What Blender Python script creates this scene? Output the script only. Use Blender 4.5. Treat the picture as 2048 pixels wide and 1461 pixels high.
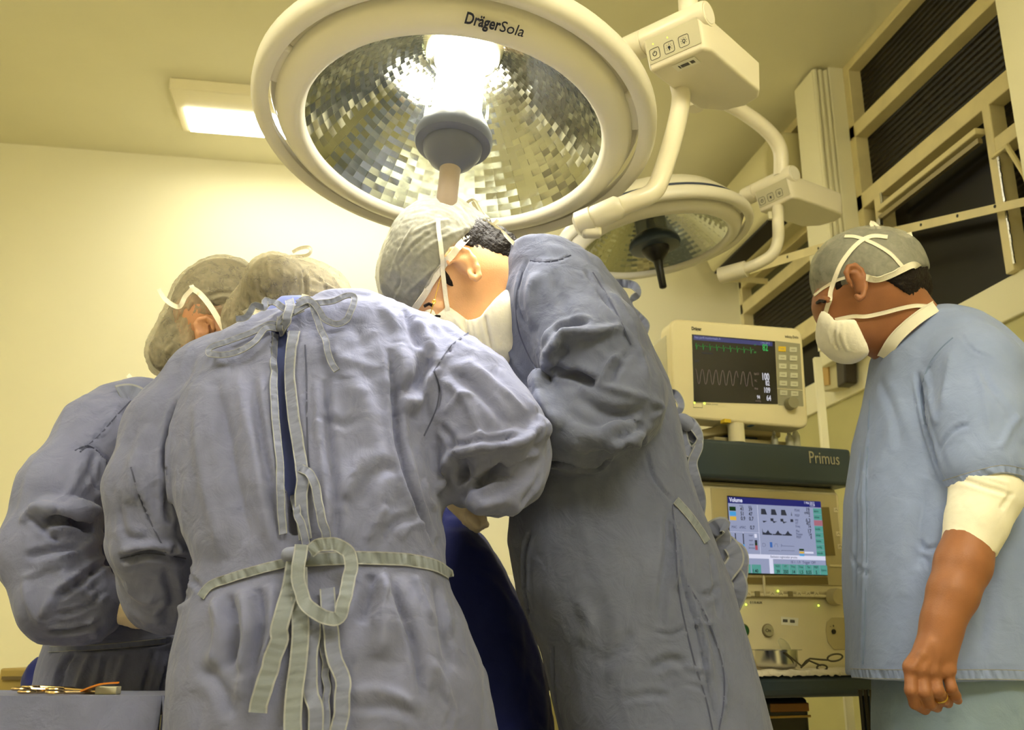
import bpy, bmesh, math, random
import numpy as np
from mathutils import Vector, Matrix, noise
from mathutils.bvhtree import BVHTree

random.seed(7)
SC = bpy.context.scene
COL = SC.collection
for o in list(bpy.data.objects):
    bpy.data.objects.remove(o)

# ---------------------------------------------------------------- camera
F_PX = 1930.0
PITCH = math.atan(550 / 1930)
YAW = math.radians(9.7)
CH = 0.88
cam_d = bpy.data.cameras.new('camera')
cam_d.sensor_width = 36.0
cam_d.lens = F_PX / 2048 * 36.0
cam_d.clip_start = 0.05
cam_d.dof.use_dof = True
cam_d.dof.focus_distance = 1.62
cam_d.dof.aperture_fstop = 7.0
cam = bpy.data.objects.new('camera', cam_d)
COL.objects.link(cam)
cam.location = (0, 0, CH)
cam.rotation_euler = (math.pi / 2 + PITCH, 0, -YAW)
SC.camera = cam

# ---------------------------------------------------------------- world, view, lamps of the room and added lights
w = bpy.data.worlds.new('night')
SC.world = w
w.use_nodes = True
w.node_tree.nodes['Background'].inputs[0].default_value = (0.006, 0.007, 0.012, 1)
w.node_tree.nodes['Background'].inputs[1].default_value = 1.0
SC.view_settings.view_transform = 'Standard'
SC.view_settings.look = 'None'
SC.view_settings.gamma = 1
SC.view_settings.exposure = 0.0
SC.view_settings.use_curve_mapping = False
TUBE_STRENGTH = 20.0
TUBE_COLOR = (1.0, 0.965, 0.83)
BULB_STRENGTH = 14.0        # glowing glass of the lit operating lamp
BULB_POINT = 3.5
BULB_SPOT = 110.0
ADDED_WALL_GLOW = 50.0  # added spot that brightens the back wall
WARM = (1.0, 0.965, 0.86)

# ---------------------------------------------------------------- space helpers
CAM = np.array([0, 0, CH])
FW = np.array([math.sin(YAW), math.cos(YAW), 0.0])
RT = np.array([math.cos(YAW), -math.sin(YAW), 0.0])
UP = np.array([0, 0, 1.0])

def ray(px, py):
    x = (px - 1024) / F_PX; y = (730.5 - py) / F_PX
    return x * RT + (math.cos(PITCH) - y * math.sin(PITCH)) * FW + (y * math.cos(PITCH) + math.sin(PITCH)) * UP

def X(px, py, V):
    """point seen towards (px,py) at horizontal distance V in front of the camera"""
    r = ray(px, py)
    return CAM + r * (V / (r @ FW))

def onz(px, py, z):
    r = ray(px, py)
    return CAM + r * ((z - CH) / r[2])

def mpp(px, py, V):
    r = ray(px, py)
    return V / (r @ FW) / F_PX

def L(u, v, z):
    return u * RT + v * FW + np.array([0, 0, z])

def proj(P):
    d = np.asarray(P) - CAM
    u = d @ RT; v = d @ FW; z = d[..., 2]
    Z = v * math.cos(PITCH) + z * math.sin(PITCH); Y = z * math.cos(PITCH) - v * math.sin(PITCH)
    return np.stack([1024 + F_PX * u / Z, 730.5 - F_PX * Y / Z], -1)

class Plane:
    def __init__(s, o, ex, ey=(0, 0, 1)):
        s.o = np.array(o, float); s.ex = np.array(ex, float); s.ex /= np.linalg.norm(s.ex)
        s.ey = np.array(ey, float); s.ey /= np.linalg.norm(s.ey)
        s.n = np.cross(s.ex, s.ey)
    def hit(s, px, py, off=0.0):
        r = ray(px, py)
        return CAM + r * (((s.o + s.n * off - CAM) @ s.n) / (r @ s.n))
    def loc(s, px, py, off=0.0):
        q = s.hit(px, py, off) - s.o
        return q @ s.ex, q @ s.ey
    def P(s, a, b, off=0.0):
        return s.o + s.ex * a + s.ey * b + s.n * off

# ---------------------------------------------------------------- materials
def lin(c):
    return tuple(((v / 255) / 12.92 if v / 255 <= 0.04045 else ((v / 255 + 0.055) / 1.055) ** 2.4) for v in c)

def mat(name, color, rough=0.6, metal=0.0, emit=0.0, ecol=None, var=0.0, vscale=8.0, bump=0.0, bscale=60.0,
        spec=0.5, sheen=0.0, sss=0.0, trans=0.0, alpha=1.0, coat=0.0, wave=0.0, wscale=20, waxis='Z', detail=3.0, ior=1.45):
    m = bpy.data.materials.new(name)
    m.use_nodes = True
    nt = m.node_tree
    b = nt.nodes['Principled BSDF']
    c = lin(color)
    b.inputs['Base Color'].default_value = (*c, 1)
    b.inputs['Roughness'].default_value = rough
    b.inputs['Metallic'].default_value = metal
    b.inputs['Specular IOR Level'].default_value = spec
    b.inputs['IOR'].default_value = ior
    b.inputs['Sheen Weight'].default_value = sheen
    b.inputs['Coat Weight'].default_value = coat
    b.inputs['Transmission Weight'].default_value = trans
    b.inputs['Alpha'].default_value = alpha
    if sss:
        b.inputs['Subsurface Weight'].default_value = sss
        b.inputs['Subsurface Radius'].default_value = (0.02, 0.007, 0.004)
        b.inputs['Subsurface Scale'].default_value = 0.5
    if emit:
        b.inputs['Emission Color'].default_value = (*(ecol or c), 1)
        b.inputs['Emission Strength'].default_value = emit
    tc = nt.nodes.new('ShaderNodeTexCoord')
    if var:
        n = nt.nodes.new('ShaderNodeTexNoise'); n.inputs['Scale'].default_value = vscale
        n.inputs['Detail'].default_value = 5
        nt.links.new(tc.outputs['Object'], n.inputs['Vector'])
        r = nt.nodes.new('ShaderNodeValToRGB')
        r.color_ramp.elements[0].position = 0.3; r.color_ramp.elements[1].position = 0.7
        r.color_ramp.elements[0].color = (*[v * (1 - var) for v in c], 1)
        r.color_ramp.elements[1].color = (*[min(1, v * (1 + var)) for v in c], 1)
        nt.links.new(n.outputs['Fac'], r.inputs['Fac'])
        nt.links.new(r.outputs['Color'], b.inputs['Base Color'])
    if bump or wave:
        bp = nt.nodes.new('ShaderNodeBump')
        bp.inputs['Distance'].default_value = 0.004
        bp.inputs['Strength'].default_value = max(bump, wave)
        if wave:
            n = nt.nodes.new('ShaderNodeTexWave'); n.bands_direction = waxis
            n.inputs['Scale'].default_value = wscale
            nt.links.new(n.outputs['Fac'], bp.inputs['Height'])
        else:
            n = nt.nodes.new('ShaderNodeTexNoise'); n.inputs['Scale'].default_value = bscale
            n.inputs['Detail'].default_value = detail
            nt.links.new(n.outputs['Fac'], bp.inputs['Height'])
        nt.links.new(tc.outputs['Object'], n.inputs['Vector'])
        nt.links.new(bp.outputs['Normal'], b.inputs['Normal'])
    return m

def cloth_mat(name, color, var=0.10, worn=1.12, weave=0.25, rough=0.85, crease=0.5):
    """washed cotton: mottled fading, fine weave and small crumple relief"""
    m = bpy.data.materials.new(name); m.use_nodes = True
    nt = m.node_tree; b = nt.nodes['Principled BSDF']; N = nt.nodes.new; K = nt.links.new
    b.inputs['Roughness'].default_value = rough
    b.inputs['Specular IOR Level'].default_value = 0.2
    b.inputs['Sheen Weight'].default_value = 0.15
    c = lin(color)
    tc = N('ShaderNodeTexCoord')
    n1 = N('ShaderNodeTexNoise'); n1.inputs['Scale'].default_value = 5; n1.inputs['Detail'].default_value = 8; n1.inputs['Roughness'].default_value = 0.62
    K(tc.outputs['Object'], n1.inputs['Vector'])
    r = N('ShaderNodeValToRGB'); e = r.color_ramp.elements
    e[0].position = 0.32; e[1].position = 0.72
    e[0].color = (*[v * (1 - var) for v in c], 1)
    e[1].color = (*[min(1, v * worn * (1 + var * .4)) for v in c], 1)
    K(n1.outputs['Fac'], r.inputs['Fac']); K(r.outputs['Color'], b.inputs['Base Color'])
    n2 = N('ShaderNodeTexNoise'); n2.inputs['Scale'].default_value = 520; n2.inputs['Detail'].default_value = 1
    K(tc.outputs['Object'], n2.inputs['Vector'])
    n3 = N('ShaderNodeTexNoise'); n3.inputs['Scale'].default_value = 26; n3.inputs['Detail'].default_value = 4; n3.inputs['Distortion'].default_value = 0.6
    K(tc.outputs['Object'], n3.inputs['Vector'])
    b1 = N('ShaderNodeBump'); b1.inputs['Strength'].default_value = weave; b1.inputs['Distance'].default_value = 0.0006
    K(n2.outputs['Fac'], b1.inputs['Height'])
    b2 = N('ShaderNodeBump'); b2.inputs['Strength'].default_value = crease; b2.inputs['Distance'].default_value = 0.006
    K(n3.outputs['Fac'], b2.inputs['Height']); K(b1.outputs['Normal'], b2.inputs['Normal'])
    K(b2.outputs['Normal'], b.inputs['Normal'])
    return m

def sheer_mat(name, color, alpha=0.5, amin=0.3):
    """thin non-woven fabric: fibres let part of the hair below show"""
    m = bpy.data.materials.new(name); m.use_nodes = True
    nt = m.node_tree; b = nt.nodes['Principled BSDF']; N = nt.nodes.new; K = nt.links.new
    b.inputs['Base Color'].default_value = (*lin(color), 1)
    b.inputs['Roughness'].default_value = 0.9
    b.inputs['Specular IOR Level'].default_value = 0.2
    tc = N('ShaderNodeTexCoord')
    n1 = N('ShaderNodeTexNoise'); n1.inputs['Scale'].default_value = 48; n1.inputs['Detail'].default_value = 7; n1.inputs['Roughness'].default_value = 0.7; n1.inputs['Distortion'].default_value = 0.8
    K(tc.outputs['Object'], n1.inputs['Vector'])
    mr = N('ShaderNodeMapRange'); mr.inputs['From Min'].default_value = 0.3; mr.inputs['From Max'].default_value = 0.7
    mr.inputs['To Min'].default_value = amin; mr.inputs['To Max'].default_value = alpha
    K(n1.outputs['Fac'], mr.inputs['Value']); K(mr.outputs['Result'], b.inputs['Alpha'])
    n3 = N('ShaderNodeTexNoise'); n3.inputs['Scale'].default_value = 60; n3.inputs['Detail'].default_value = 5
    K(tc.outputs['Object'], n3.inputs['Vector'])
    b2 = N('ShaderNodeBump'); b2.inputs['Strength'].default_value = 0.6; b2.inputs['Distance'].default_value = 0.004
    K(n3.outputs['Fac'], b2.inputs['Height']); K(b2.outputs['Normal'], b.inputs['Normal'])
    return m

# ---------------------------------------------------------------- objects
def tag(o, label=None, cat=None, group=None, kind=None):
    if label: o['label'] = label
    if cat: o['category'] = cat
    if group: o['group'] = group
    if kind: o['kind'] = kind
    return o

def empty(name, loc=(0, 0, 0), label=None, cat=None, group=None):
    o = bpy.data.objects.new(name, None); o.empty_display_size = 0.1
    o.location = Vector(loc); COL.objects.link(o)
    return tag(o, label, cat, group)

def link(name, me, m, parent=None, smooth=False, auto=None):
    o = bpy.data.objects.new(name, me); COL.objects.link(o)
    if m is not None:
        if isinstance(m, (list, tuple)):
            for q in m: me.materials.append(q)
        else: me.materials.append(m)
    if smooth:
        me.polygons.foreach_set('use_smooth', [True] * len(me.polygons))
    if parent is not None:
        o.parent = parent
        p = parent; off = Vector((0, 0, 0))
        while p is not None:
            off += p.location; p = p.parent
        o.location = -off
    return o

def rot_axes(ax):  # columns ax = 3 vectors
    return np.array(ax).T

class MB:
    def __init__(s): s.v = []; s.f = []; s.mi = []
    def add(s, vs, fs, mi=0):
        n = len(s.v); s.v += [tuple(map(float, q)) for q in vs]; s.f += [tuple(i + n for i in q) for q in fs]; s.mi += [mi] * len(fs)
        return s
    def prism(s, front, vec, mi=0):
        n = len(front); vec = np.array(vec)
        vs = list(front) + [np.array(q) + vec for q in front]
        fs = [tuple(range(n))[::-1], tuple(range(n, 2 * n))]
        fs = [tuple(range(n)), tuple(range(2 * n - 1, n - 1, -1))] + [(i, n + i, n + (i + 1) % n, (i + 1) % n) for i in range(n)]
        return s.add(vs, fs, mi)
    def box(s, c, h, ax=None, mi=0):
        ax = np.eye(3) if ax is None else np.array(ax); c = np.array(c, float)
        vs = []
        for sx in (-1, 1):
            for sy in (-1, 1):
                for sz in (-1, 1):
                    vs.append(c + ax[0] * sx * h[0] + ax[1] * sy * h[1] + ax[2] * sz * h[2])
        fs = [(0, 1, 3, 2), (4, 6, 7, 5), (0, 4, 5, 1), (2, 3, 7, 6), (0, 2, 6, 4), (1, 5, 7, 3)]
        return s.add(vs, fs, mi)
    def bb(s, x0, x1, y0, y1, z0, z1, mi=0):
        return s.box(((x0 + x1) / 2, (y0 + y1) / 2, (z0 + z1) / 2), (abs(x1 - x0) / 2, abs(y1 - y0) / 2, abs(z1 - z0) / 2), None, mi)
    def lathe(s, prof, o=(0, 0, 0), ax=None, seg=48, closed=False, mi=0, cap=True):
        """prof: (r,h) pairs turned round ax[2]"""
        ax = np.eye(3) if ax is None else np.array(ax); o = np.array(o, float)
        vs = []; m = len(prof)
        for r, h in prof:
            for k in range(seg):
                t = 2 * math.pi * k / seg
                vs.append(o + ax[0] * r * math.cos(t) + ax[1] * r * math.sin(t) + ax[2] * h)
        fs = []
        for i in range(m if closed else m - 1):
            j = (i + 1) % m
            for k in range(seg):
                k2 = (k + 1) % seg
                fs.append((i * seg + k, i * seg + k2, j * seg + k2, j * seg + k))
        if not closed and cap:
            if prof[0][0] > 1e-6: fs.append(tuple(range(seg))[::-1])
            if prof[-1][0] > 1e-6: fs.append(tuple((m - 1) * seg + k for k in range(seg)))
        return s.add(vs, fs, mi)
    def tube(s, pts, r, seg=12, flat=None, cap=True, mi=0):
        pts = [np.array(p, float) for p in pts]; n = len(pts)
        rr = [r] * n if np.isscalar(r) else r
        T = []
        for i in range(n):
            t = pts[min(i + 1, n - 1)] - pts[max(i - 1, 0)]; T.append(t / (np.linalg.norm(t) + 1e-12))
        a = np.cross(T[0], [0, 0, 1.0])
        if np.linalg.norm(a) < 0.1: a = np.cross(T[0], [1.0, 0, 0])
        a /= np.linalg.norm(a)
        vs = []
        for i in range(n):
            a = a - T[i] * (a @ T[i]); a /= np.linalg.norm(a); b = np.cross(T[i], a)
            for k in range(seg):
                t = 2 * math.pi * k / seg
                vs.append(pts[i] + a * rr[i] * math.cos(t) + b * rr[i] * math.sin(t))
        fs = [(i * seg + k, i * seg + (k + 1) % seg, (i + 1) * seg + (k + 1) % seg, (i + 1) * seg + k) for i in range(n - 1) for k in range(seg)]
        if cap: fs += [tuple(range(seg))[::-1], tuple((n - 1) * seg + k for k in range(seg))]
        return s.add(vs, fs, mi)
    def ribbon(s, pts, nrm, width, th=0.0012, mi=0, rim=None, pucker=0.0):
        """flat cloth tape along pts; nrm = outward directions; rim = raised stitched edges"""
        pts = [np.array(p, float) for p in pts]; n = len(pts)
        ww = [width] * n if np.isscalar(width) else width
        prof = [(-1, -1), (-1, 1.1), (-0.80, 1.0), (-0.78, 0.4), (0.78, 0.4), (0.80, 1.0), (1, 1.1), (1, -1)]
        vs = []; dist = 0
        for i in range(n):
            t = pts[min(i + 1, n - 1)] - pts[max(i - 1, 0)]; t /= (np.linalg.norm(t) + 1e-12)
            if i: dist += np.linalg.norm(pts[i] - pts[i - 1])
            nn = np.array(nrm[i], float); nn = nn - t * (nn @ t); nn /= (np.linalg.norm(nn) + 1e-9)
            b = np.cross(t, nn)
            for j, (x, y) in enumerate(prof):
                pk = pucker * (.5 + .5 * math.sin(dist * 2 * math.pi / .0135 + 1.7 * math.sin(dist * 97) + x * .6)) if j in (3, 4) else 0
                vs.append(pts[i] + b * x * ww[i] / 2 + nn * (y * th + pk))
        m = len(prof)
        fs = [(i * m + k, i * m + (k + 1) % m, (i + 1) * m + (k + 1) % m, (i + 1) * m + k) for i in range(n - 1) for k in range(m)]
        fs += [tuple(range(m))[::-1], tuple((n - 1) * m + k for k in range(m))]
        s.add(vs, fs, mi)
        if rim is not None:
            mm = [rim if k in (0, 1, 5, 6) else mi for i in range(n - 1) for k in range(m)] + [rim, rim]
            s.mi[-len(mm):] = mm
        return s
    def build(s, name, m, parent=None, smooth=False, bevel=0.0, bseg=3, origin=None, label=None, angle=40):
        me = bpy.data.meshes.new(name)
        me.from_pydata(s.v, [], s.f); me.validate()
        bm = bmesh.new(); bm.from_mesh(me); bmesh.ops.recalc_face_normals(bm, faces=bm.faces); bm.to_mesh(me); bm.free()
        if len(set(s.mi)) > 1 and len(me.polygons) == len(s.mi):
            me.polygons.foreach_set('material_index', s.mi)
        o = link(name, me, m, parent)
        if parent is None:
            c = np.array(s.v); base = np.array([(c[:, 0].min() + c[:, 0].max()) / 2, (c[:, 1].min() + c[:, 1].max()) / 2, c[:, 2].min()])
            me.transform(Matrix.Translation(-Vector(base))); o.location = Vector(base)
        if bevel:
            md = o.modifiers.new('bevel', 'BEVEL'); md.width = bevel; md.segments = bseg; md.limit_method = 'ANGLE'; md.angle_limit = math.radians(35)
            smooth = True
        if smooth:
            me.polygons.foreach_set('use_smooth', [True] * len(me.polygons))
            if hasattr(me, 'set_sharp_from_angle'):
                me.set_sharp_from_angle(angle=math.radians(angle))
            if bevel:
                wn = o.modifiers.new('wn', 'WEIGHTED_NORMAL'); wn.keep_sharp = True
        if label: o['label'] = label
        return o

def catmull(pts, n=8, closed=False):
    P = [np.array(p, float) for p in pts]; out = []
    N = len(P)
    for i in range(N if closed else N - 1):
        if closed: p0, p1, p2, p3 = P[i - 1], P[i], P[(i + 1) % N], P[(i + 2) % N]
        else: p0, p1, p2, p3 = P[max(i - 1, 0)], P[i], P[i + 1], P[min(i + 2, N - 1)]
        for k in range(n):
            t = k / n
            out.append(0.5 * ((2 * p1) + (-p0 + p2) * t + (2 * p0 - 5 * p1 + 4 * p2 - p3) * t * t + (-p0 + 3 * p1 - 3 * p2 + p3) * t ** 3))
    if not closed: out.append(P[-1])
    return out

def text(body, o, ex, ey, size, m, parent, name='lettering', ext=0.0003, align='LEFT', bold=0.0, sx=1.0):
    cu = bpy.data.curves.new(name, 'FONT'); cu.body = body; cu.size = size; cu.extrude = ext; cu.align_x = align; cu.align_y = 'CENTER'
    cu.resolution_u = 3; cu.offset = bold * size
    t = bpy.data.objects.new(name, cu); COL.objects.link(t)
    dg = bpy.context.evaluated_depsgraph_get(); dg.update()
    me = bpy.data.meshes.new_from_object(t.evaluated_get(dg))
    bpy.data.objects.remove(t); bpy.data.curves.remove(cu)
    me.name = name
    ex = np.array(ex, float); ex /= np.linalg.norm(ex); ey = np.array(ey, float); ey -= ex * (ex @ ey); ey /= np.linalg.norm(ey); nn = np.cross(ex, ey)
    M = Matrix(((ex[0] * sx, ey[0], nn[0], o[0]), (ex[1] * sx, ey[1], nn[1], o[1]), (ex[2] * sx, ey[2], nn[2], o[2]), (0, 0, 0, 1)))
    me.transform(M); me.materials.clear()
    return link(name, me, m, parent)

def copy_tree(o, parent=None):
    c = o.copy(); COL.objects.link(c)
    if parent is not None: c.parent = parent
    for ch in [q for q in bpy.data.objects if q.parent == o]: copy_tree(ch, c)
    return c
# ================================================================ ROOM
XR, YB, ZC = 1.833, 4.171, 3.0
XL, YF = -3.2, -2.4
M_ceil = mat('ceiling_paint', (234, 228, 192), rough=0.7, var=0.03, vscale=2, bump=0.05, bscale=90)
M_wall = mat('wall_paint', (240, 234, 200), rough=0.62, var=0.02, vscale=1.5, bump=0.06, bscale=120)
M_tile = mat('olive_wall_paint', (190, 184, 126), rough=0.4, var=0.03)
M_frame = mat('cream_frame_paint', (222, 208, 156), rough=0.45, var=0.06, vscale=14)
M_pane = mat('dark_ribbed_glass', (20, 16, 11), rough=0.32, spec=0.25, wave=0.9, wscale=14, waxis='Z')
M_pane2 = mat('dark_plain_glass', (16, 13, 9), rough=0.25, spec=0.15)
M_pane3 = mat('grey_frosted_glass', (92, 90, 62), rough=0.5)
M_floor = mat('floor_vinyl', (196, 190, 168), rough=0.35, var=0.08, vscale=3)
M_chrome = mat('steel', (200, 198, 190), rough=0.25, metal=1.0)

def struct(o): o['kind'] = 'structure'; return o
struct(MB().bb(XL, XR + .3, YF, YB + .1, -0.1, 0).build('floor', M_floor))
struct(MB().bb(XL - .1, XR + .3, YF - .1, YB + .1, ZC, ZC + .1).build('ceiling', M_ceil))
struct(MB().bb(XL - .1, XR + .3, YB, YB + .1, 0, ZC).build('wall_back', M_wall))
struct(MB().bb(XL - .1, XL, YF, YB, 0, ZC).build('wall_left', M_wall))
struct(MB().bb(XL - .1, XR + .3, YF - .1, YF, 0, ZC).build('wall_front', M_wall))
# right wall: olive lower wall, cream sill band, solid ends; the window strip is open above the band
wr = MB()
wr.bb(XR, XR + .12, YF, YB, 0, 1.752, 0)
wr.bb(XR, XR + .12, 4.10, YB, 1.752, ZC, 1)
wr.bb(XR, XR + .12, YF, 1.3, 1.87, ZC, 1)
struct(wr.build('wall_right', [M_tile, M_wall]))
struct(MB().bb(XR - .012, XR + .12, YF, YB, 1.752, 1.872).build('trim_1', M_wall, bevel=.004))
struct(MB().bb(XR - .04, XR + .05, 3.02, YB, 2.962, 3.0).build('trim_2', M_frame))
# near pilaster (right edge of the picture)
struct(MB().bb(1.65, XR + .05, 1.15, 1.972, 1.872, ZC).build('wall_pilaster', M_wall, bevel=.004))
# column between the windows with the ridged conduit cover on it
struct(MB().bb(1.745, XR + .1, 3.0, 3.27, 1.872, ZC).build('wall_column', M_wall, bevel=.004))
cv = MB().bb(1.682, 1.745, 3.012, 3.16, 1.9, 2.985)
for xx in (1.692, 1.713, 1.735):
    cv.tube([(xx, 3.010, 1.9), (xx, 3.010, 2.985)], .0088, 12)
tag(cv.build('conduit_cover', M_wall, smooth=True), 'ridged cream vertical conduit cover running up the column beside the windows', 'conduit')

def window(name, bars, panes, loc):
    root = empty(name, loc); root['kind'] = 'structure'
    fr = MB()
    for (x0, x1, y0, y1, z0, z1) in bars: fr.bb(x0, x1, y0, y1, z0, z1)
    fr.build('window_frame', M_frame, root, bevel=.003)
    for (pts, xx, m, th) in panes:
        MB().prism([(xx, y, z) for y, z in pts], (th, 0, 0)).build('pane', m, root)
    return root
# near window: z bands measured on the wall plane
x0, x1 = XR - .03, XR + .03
bars = [(x0, x1, 1.972, 3.0, 2.965, 3.0), (x0, x1, 1.972, 3.0, 2.683, 2.738), (x0, x1, 1.972, 3.0, 2.392, 2.452),
        (x0, x1, 2.962, 3.0, 1.872, 2.97), (x0, x1, 2.845, 2.888, 1.872, 2.395), (x0, x1, 2.243, 2.278, 1.872, 2.395),
        (x0, x1, 1.972, 2.243, 2.237, 2.283)]
sq = lambda ya, yb, za, zb: [(ya, za), (yb, za), (yb, zb), (ya, zb)]
xp = XR + .02
panes = [(sq(1.95, 2.97, 2.73, 2.97), xp, M_pane, .006), (sq(1.95, 2.97, 2.44, 2.69), xp, M_pane, .006),
         (sq(2.27, 2.85, 1.87, 2.40), xp, M_pane2, .006), (sq(2.88, 2.97, 1.87, 2.40), xp, M_pane2, .006),
         (sq(1.95, 2.25, 2.27, 2.40), xp, M_pane, .006), (sq(1.95, 2.25, 1.87, 2.24), xp, M_pane, .006)]
w1 = window('window_1', bars, panes, (XR, 2.5, 1.872))
# tilting sash inside the near window, a little open, with a polished handle rail
sash = MB()
sash.bb(XR - .055, XR - .02, 2.285, 2.84, 2.318, 2.338)
sash.build('sash_rail', M_frame, w1, bevel=.003)
MB().bb(XR - .05, XR - .035, 2.285, 2.84, 2.288, 2.304).build('sash_rod', mat('dull_aluminium', (150, 138, 105), .35, metal=.7), w1)
bright = MB()
bright.bb(XR - .034, XR - .028, 2.832, 2.843, 2.33, 2.395)
bright.bb(XR - .06, XR - .045, 2.82, 2.84, 2.262, 2.29)
bright.build('latch_plate', M_chrome, w1, bevel=.002)
g = MB()
random.seed(3)
for i in range(26):
    t = i / 26; y = 2.2385; z = 1.89 + t * .33
    g.bb(XR - .031, XR - .027, y - .003 + random.uniform(-.0015, .0015), y + .004, z, z + .0115)
g.build('torn_foil_strip', M_chrome, w1)
hk = MB(); hk.tube([(XR - .05, 2.235, 2.215), (XR - .05, 2.17, 2.215), (XR - .05, 2.12, 2.10), (XR - .05, 2.10, 2.0)], .008, 8)
hk.build('window_stay', M_frame, w1, smooth=True)

bars = [(x0, x1, 3.27, 4.10, 2.965, 3.0), (x0, x1, 3.27, 4.10, 2.36, 2.415), (x0, x1, 3.27, 4.10, 2.06, 2.13), (x0, x1, 4.07, 4.10, 1.872, 2.97),
        (x0, x1, 3.27, 4.10, 2.488, 2.96), (x0, x1, 3.27, 3.30, 1.872, 2.97)]
bars[4] = (x0, x1, 3.27, 4.10, 2.49, 2.56)
panes = [(sq(3.25, 4.1, 2.40, 2.50), xp, M_pane3, .006), (sq(3.25, 4.1, 2.12, 2.37), xp, M_pane, .006), (sq(3.25, 4.1, 1.87, 2.07), xp, M_pane2, .006),
         (sq(3.25, 4.1, 2.55, 2.97), xp, M_pane, .006)]
window('window_2', bars, panes, (XR, 3.7, 1.872))
struct(MB().bb(XR - .02, XR + .02, 3.50, 4.10, 2.55, 2.97).build('wall_infill', M_wall))

# two perforated bracing strips fixed in front of the windows
wallP = Plane((XR - .07, 0, 0), (0, -1, 0), (0, 0, 1))
M_dark = mat('near_black', (30, 26, 20), .6)
def strip2(name, pts, holes, label, xo=XR - .07):
    wallP = Plane((xo, 0, 0), (0, -1, 0), (0, 0, 1))
    root = empty(name, wallP.hit(*pts[0]), label, 'metal strip')
    MB().prism([wallP.hit(*p) for p in pts], (.004, 0, 0)).build('strip', M_frame, root)
    if xo < XR - .1:
        e = wallP.hit(*[(a + b) / 2 for a, b in zip(pts[0], pts[3])]); MB().bb(e[0], XR - .025, e[1] - .006, e[1] + .006, e[2] - .012, e[2] + .012).build('wall_bracket', M_frame, root, bevel=.002)
    for h in holes:
        MB().lathe([(.005, -.0005), (.005, .0015)], wallP.hit(*h), [(0, -1, 0), (0, 0, 1), (-1, 0, 0)], 10).build('screw_hole', M_dark, root)
strip2('bracing_strip', [(1720, 470), (2075, 389), (2075, 406), (1720, 488)], [(1842, 450), (1915, 432), (1990, 413), (1780, 464)],
       'perforated cream metal strip crossing the big window on the right')
strip2('bracing_strip', [(1440, 548), (1700, 470), (1700, 487), (1440, 566)], [(1516, 533), (1575, 514), (1637, 497)],
       'perforated cream metal strip ending behind the standing man\'s cap, left of the column', XR - .25)

# ---------------------------------------------------------------- ceiling luminaire in view and two added fill lights
M_lum = mat('luminaire_enamel', (236, 226, 186), rough=0.5)
M_tube = mat('luminaire_diffuser', (255, 250, 225), rough=0.5, emit=TUBE_STRENGTH, ecol=TUBE_COLOR)
def luminaire(x, y, L_=1.24, W_=0.34, label='', up=False):
    root = empty('ceiling_light', (x, y, ZC - .055), label, 'ceiling light', None)
    h = MB(); h.bb(x - L_ / 2, x + L_ / 2, y - W_ / 2, y + W_ / 2, ZC - .05, ZC)
    h.build('housing', M_lum, root, bevel=.006)
    MB().bb(x - L_ / 2 + .04, x + L_ / 2 - .04, y - W_ / 2 + .14, y + W_ / 2 - .02, ZC - .056, ZC - .045).build('diffuser', M_tube, root)
    if up: MB().bb(x - L_ / 2, x + L_ / 2, y - W_ / 2, y + W_ / 2, ZC - .30, ZC - .26).build('added_glow_slab', M_tube, root); [MB().tube([(x + q, y, ZC - .27), (x + q, y, ZC)], .004, 6).build('hanger', M_lum, root) for q in (-.5, .5)]  # added glowing slab, hung low so it also brightens the ceiling
    return root
luminaire(-0.76 + .62, 3.67, label='white box ceiling light glowing at the upper left, partly behind the big operating lamp')
luminaire(-1.55, 0.75, label='added unseen fill light above the instrument table, outside the picture', up=True)  # unseen light, added to lift the room and ceiling
luminaire(0.75, -0.3, label='added unseen fill light over the camera side of the room, outside the picture', up=True)  # second unseen light, added for fill from the camera side

# ---------------------------------------------------------------- air conditioner high on the window wall
ac = empty('air_conditioner', (1.7, 3.4, 2.5), 'cream air conditioner mounted high on the window wall behind the column', 'air conditioner')
M_ac = mat('ac_plastic', (214, 206, 160), rough=0.45)
M_acg = mat('ac_grey_label', (120, 125, 95), .5)
prof = []
for (dx, z) in [(0, 2.52), (.10, 2.50), (.18, 2.55), (.215, 2.64), (.215, 2.78), (.19, 2.85), (.12, 2.885), (0, 2.885)]:
    prof.append((XR - .02 - dx, z))
a = MB(); a.prism([(x, 3.30, z) for x, z in prof], (0, .72, 0)); a.build('housing', M_ac, ac, bevel=.012)
MB().bb(XR - .13, XR - .09, 3.294, 3.30, 2.60, 2.65).build('rating_label', M_acg, ac)
MB().bb(XR - .15, XR - .09, 3.294, 3.30, 2.67, 2.685).build('badge', mat('pale_badge', (150, 150, 110), .5), ac)
MB().bb(XR - .21, XR - .12, 3.36, 3.95, 2.505, 2.515).build('air_outlet', M_dark, ac)
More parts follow.
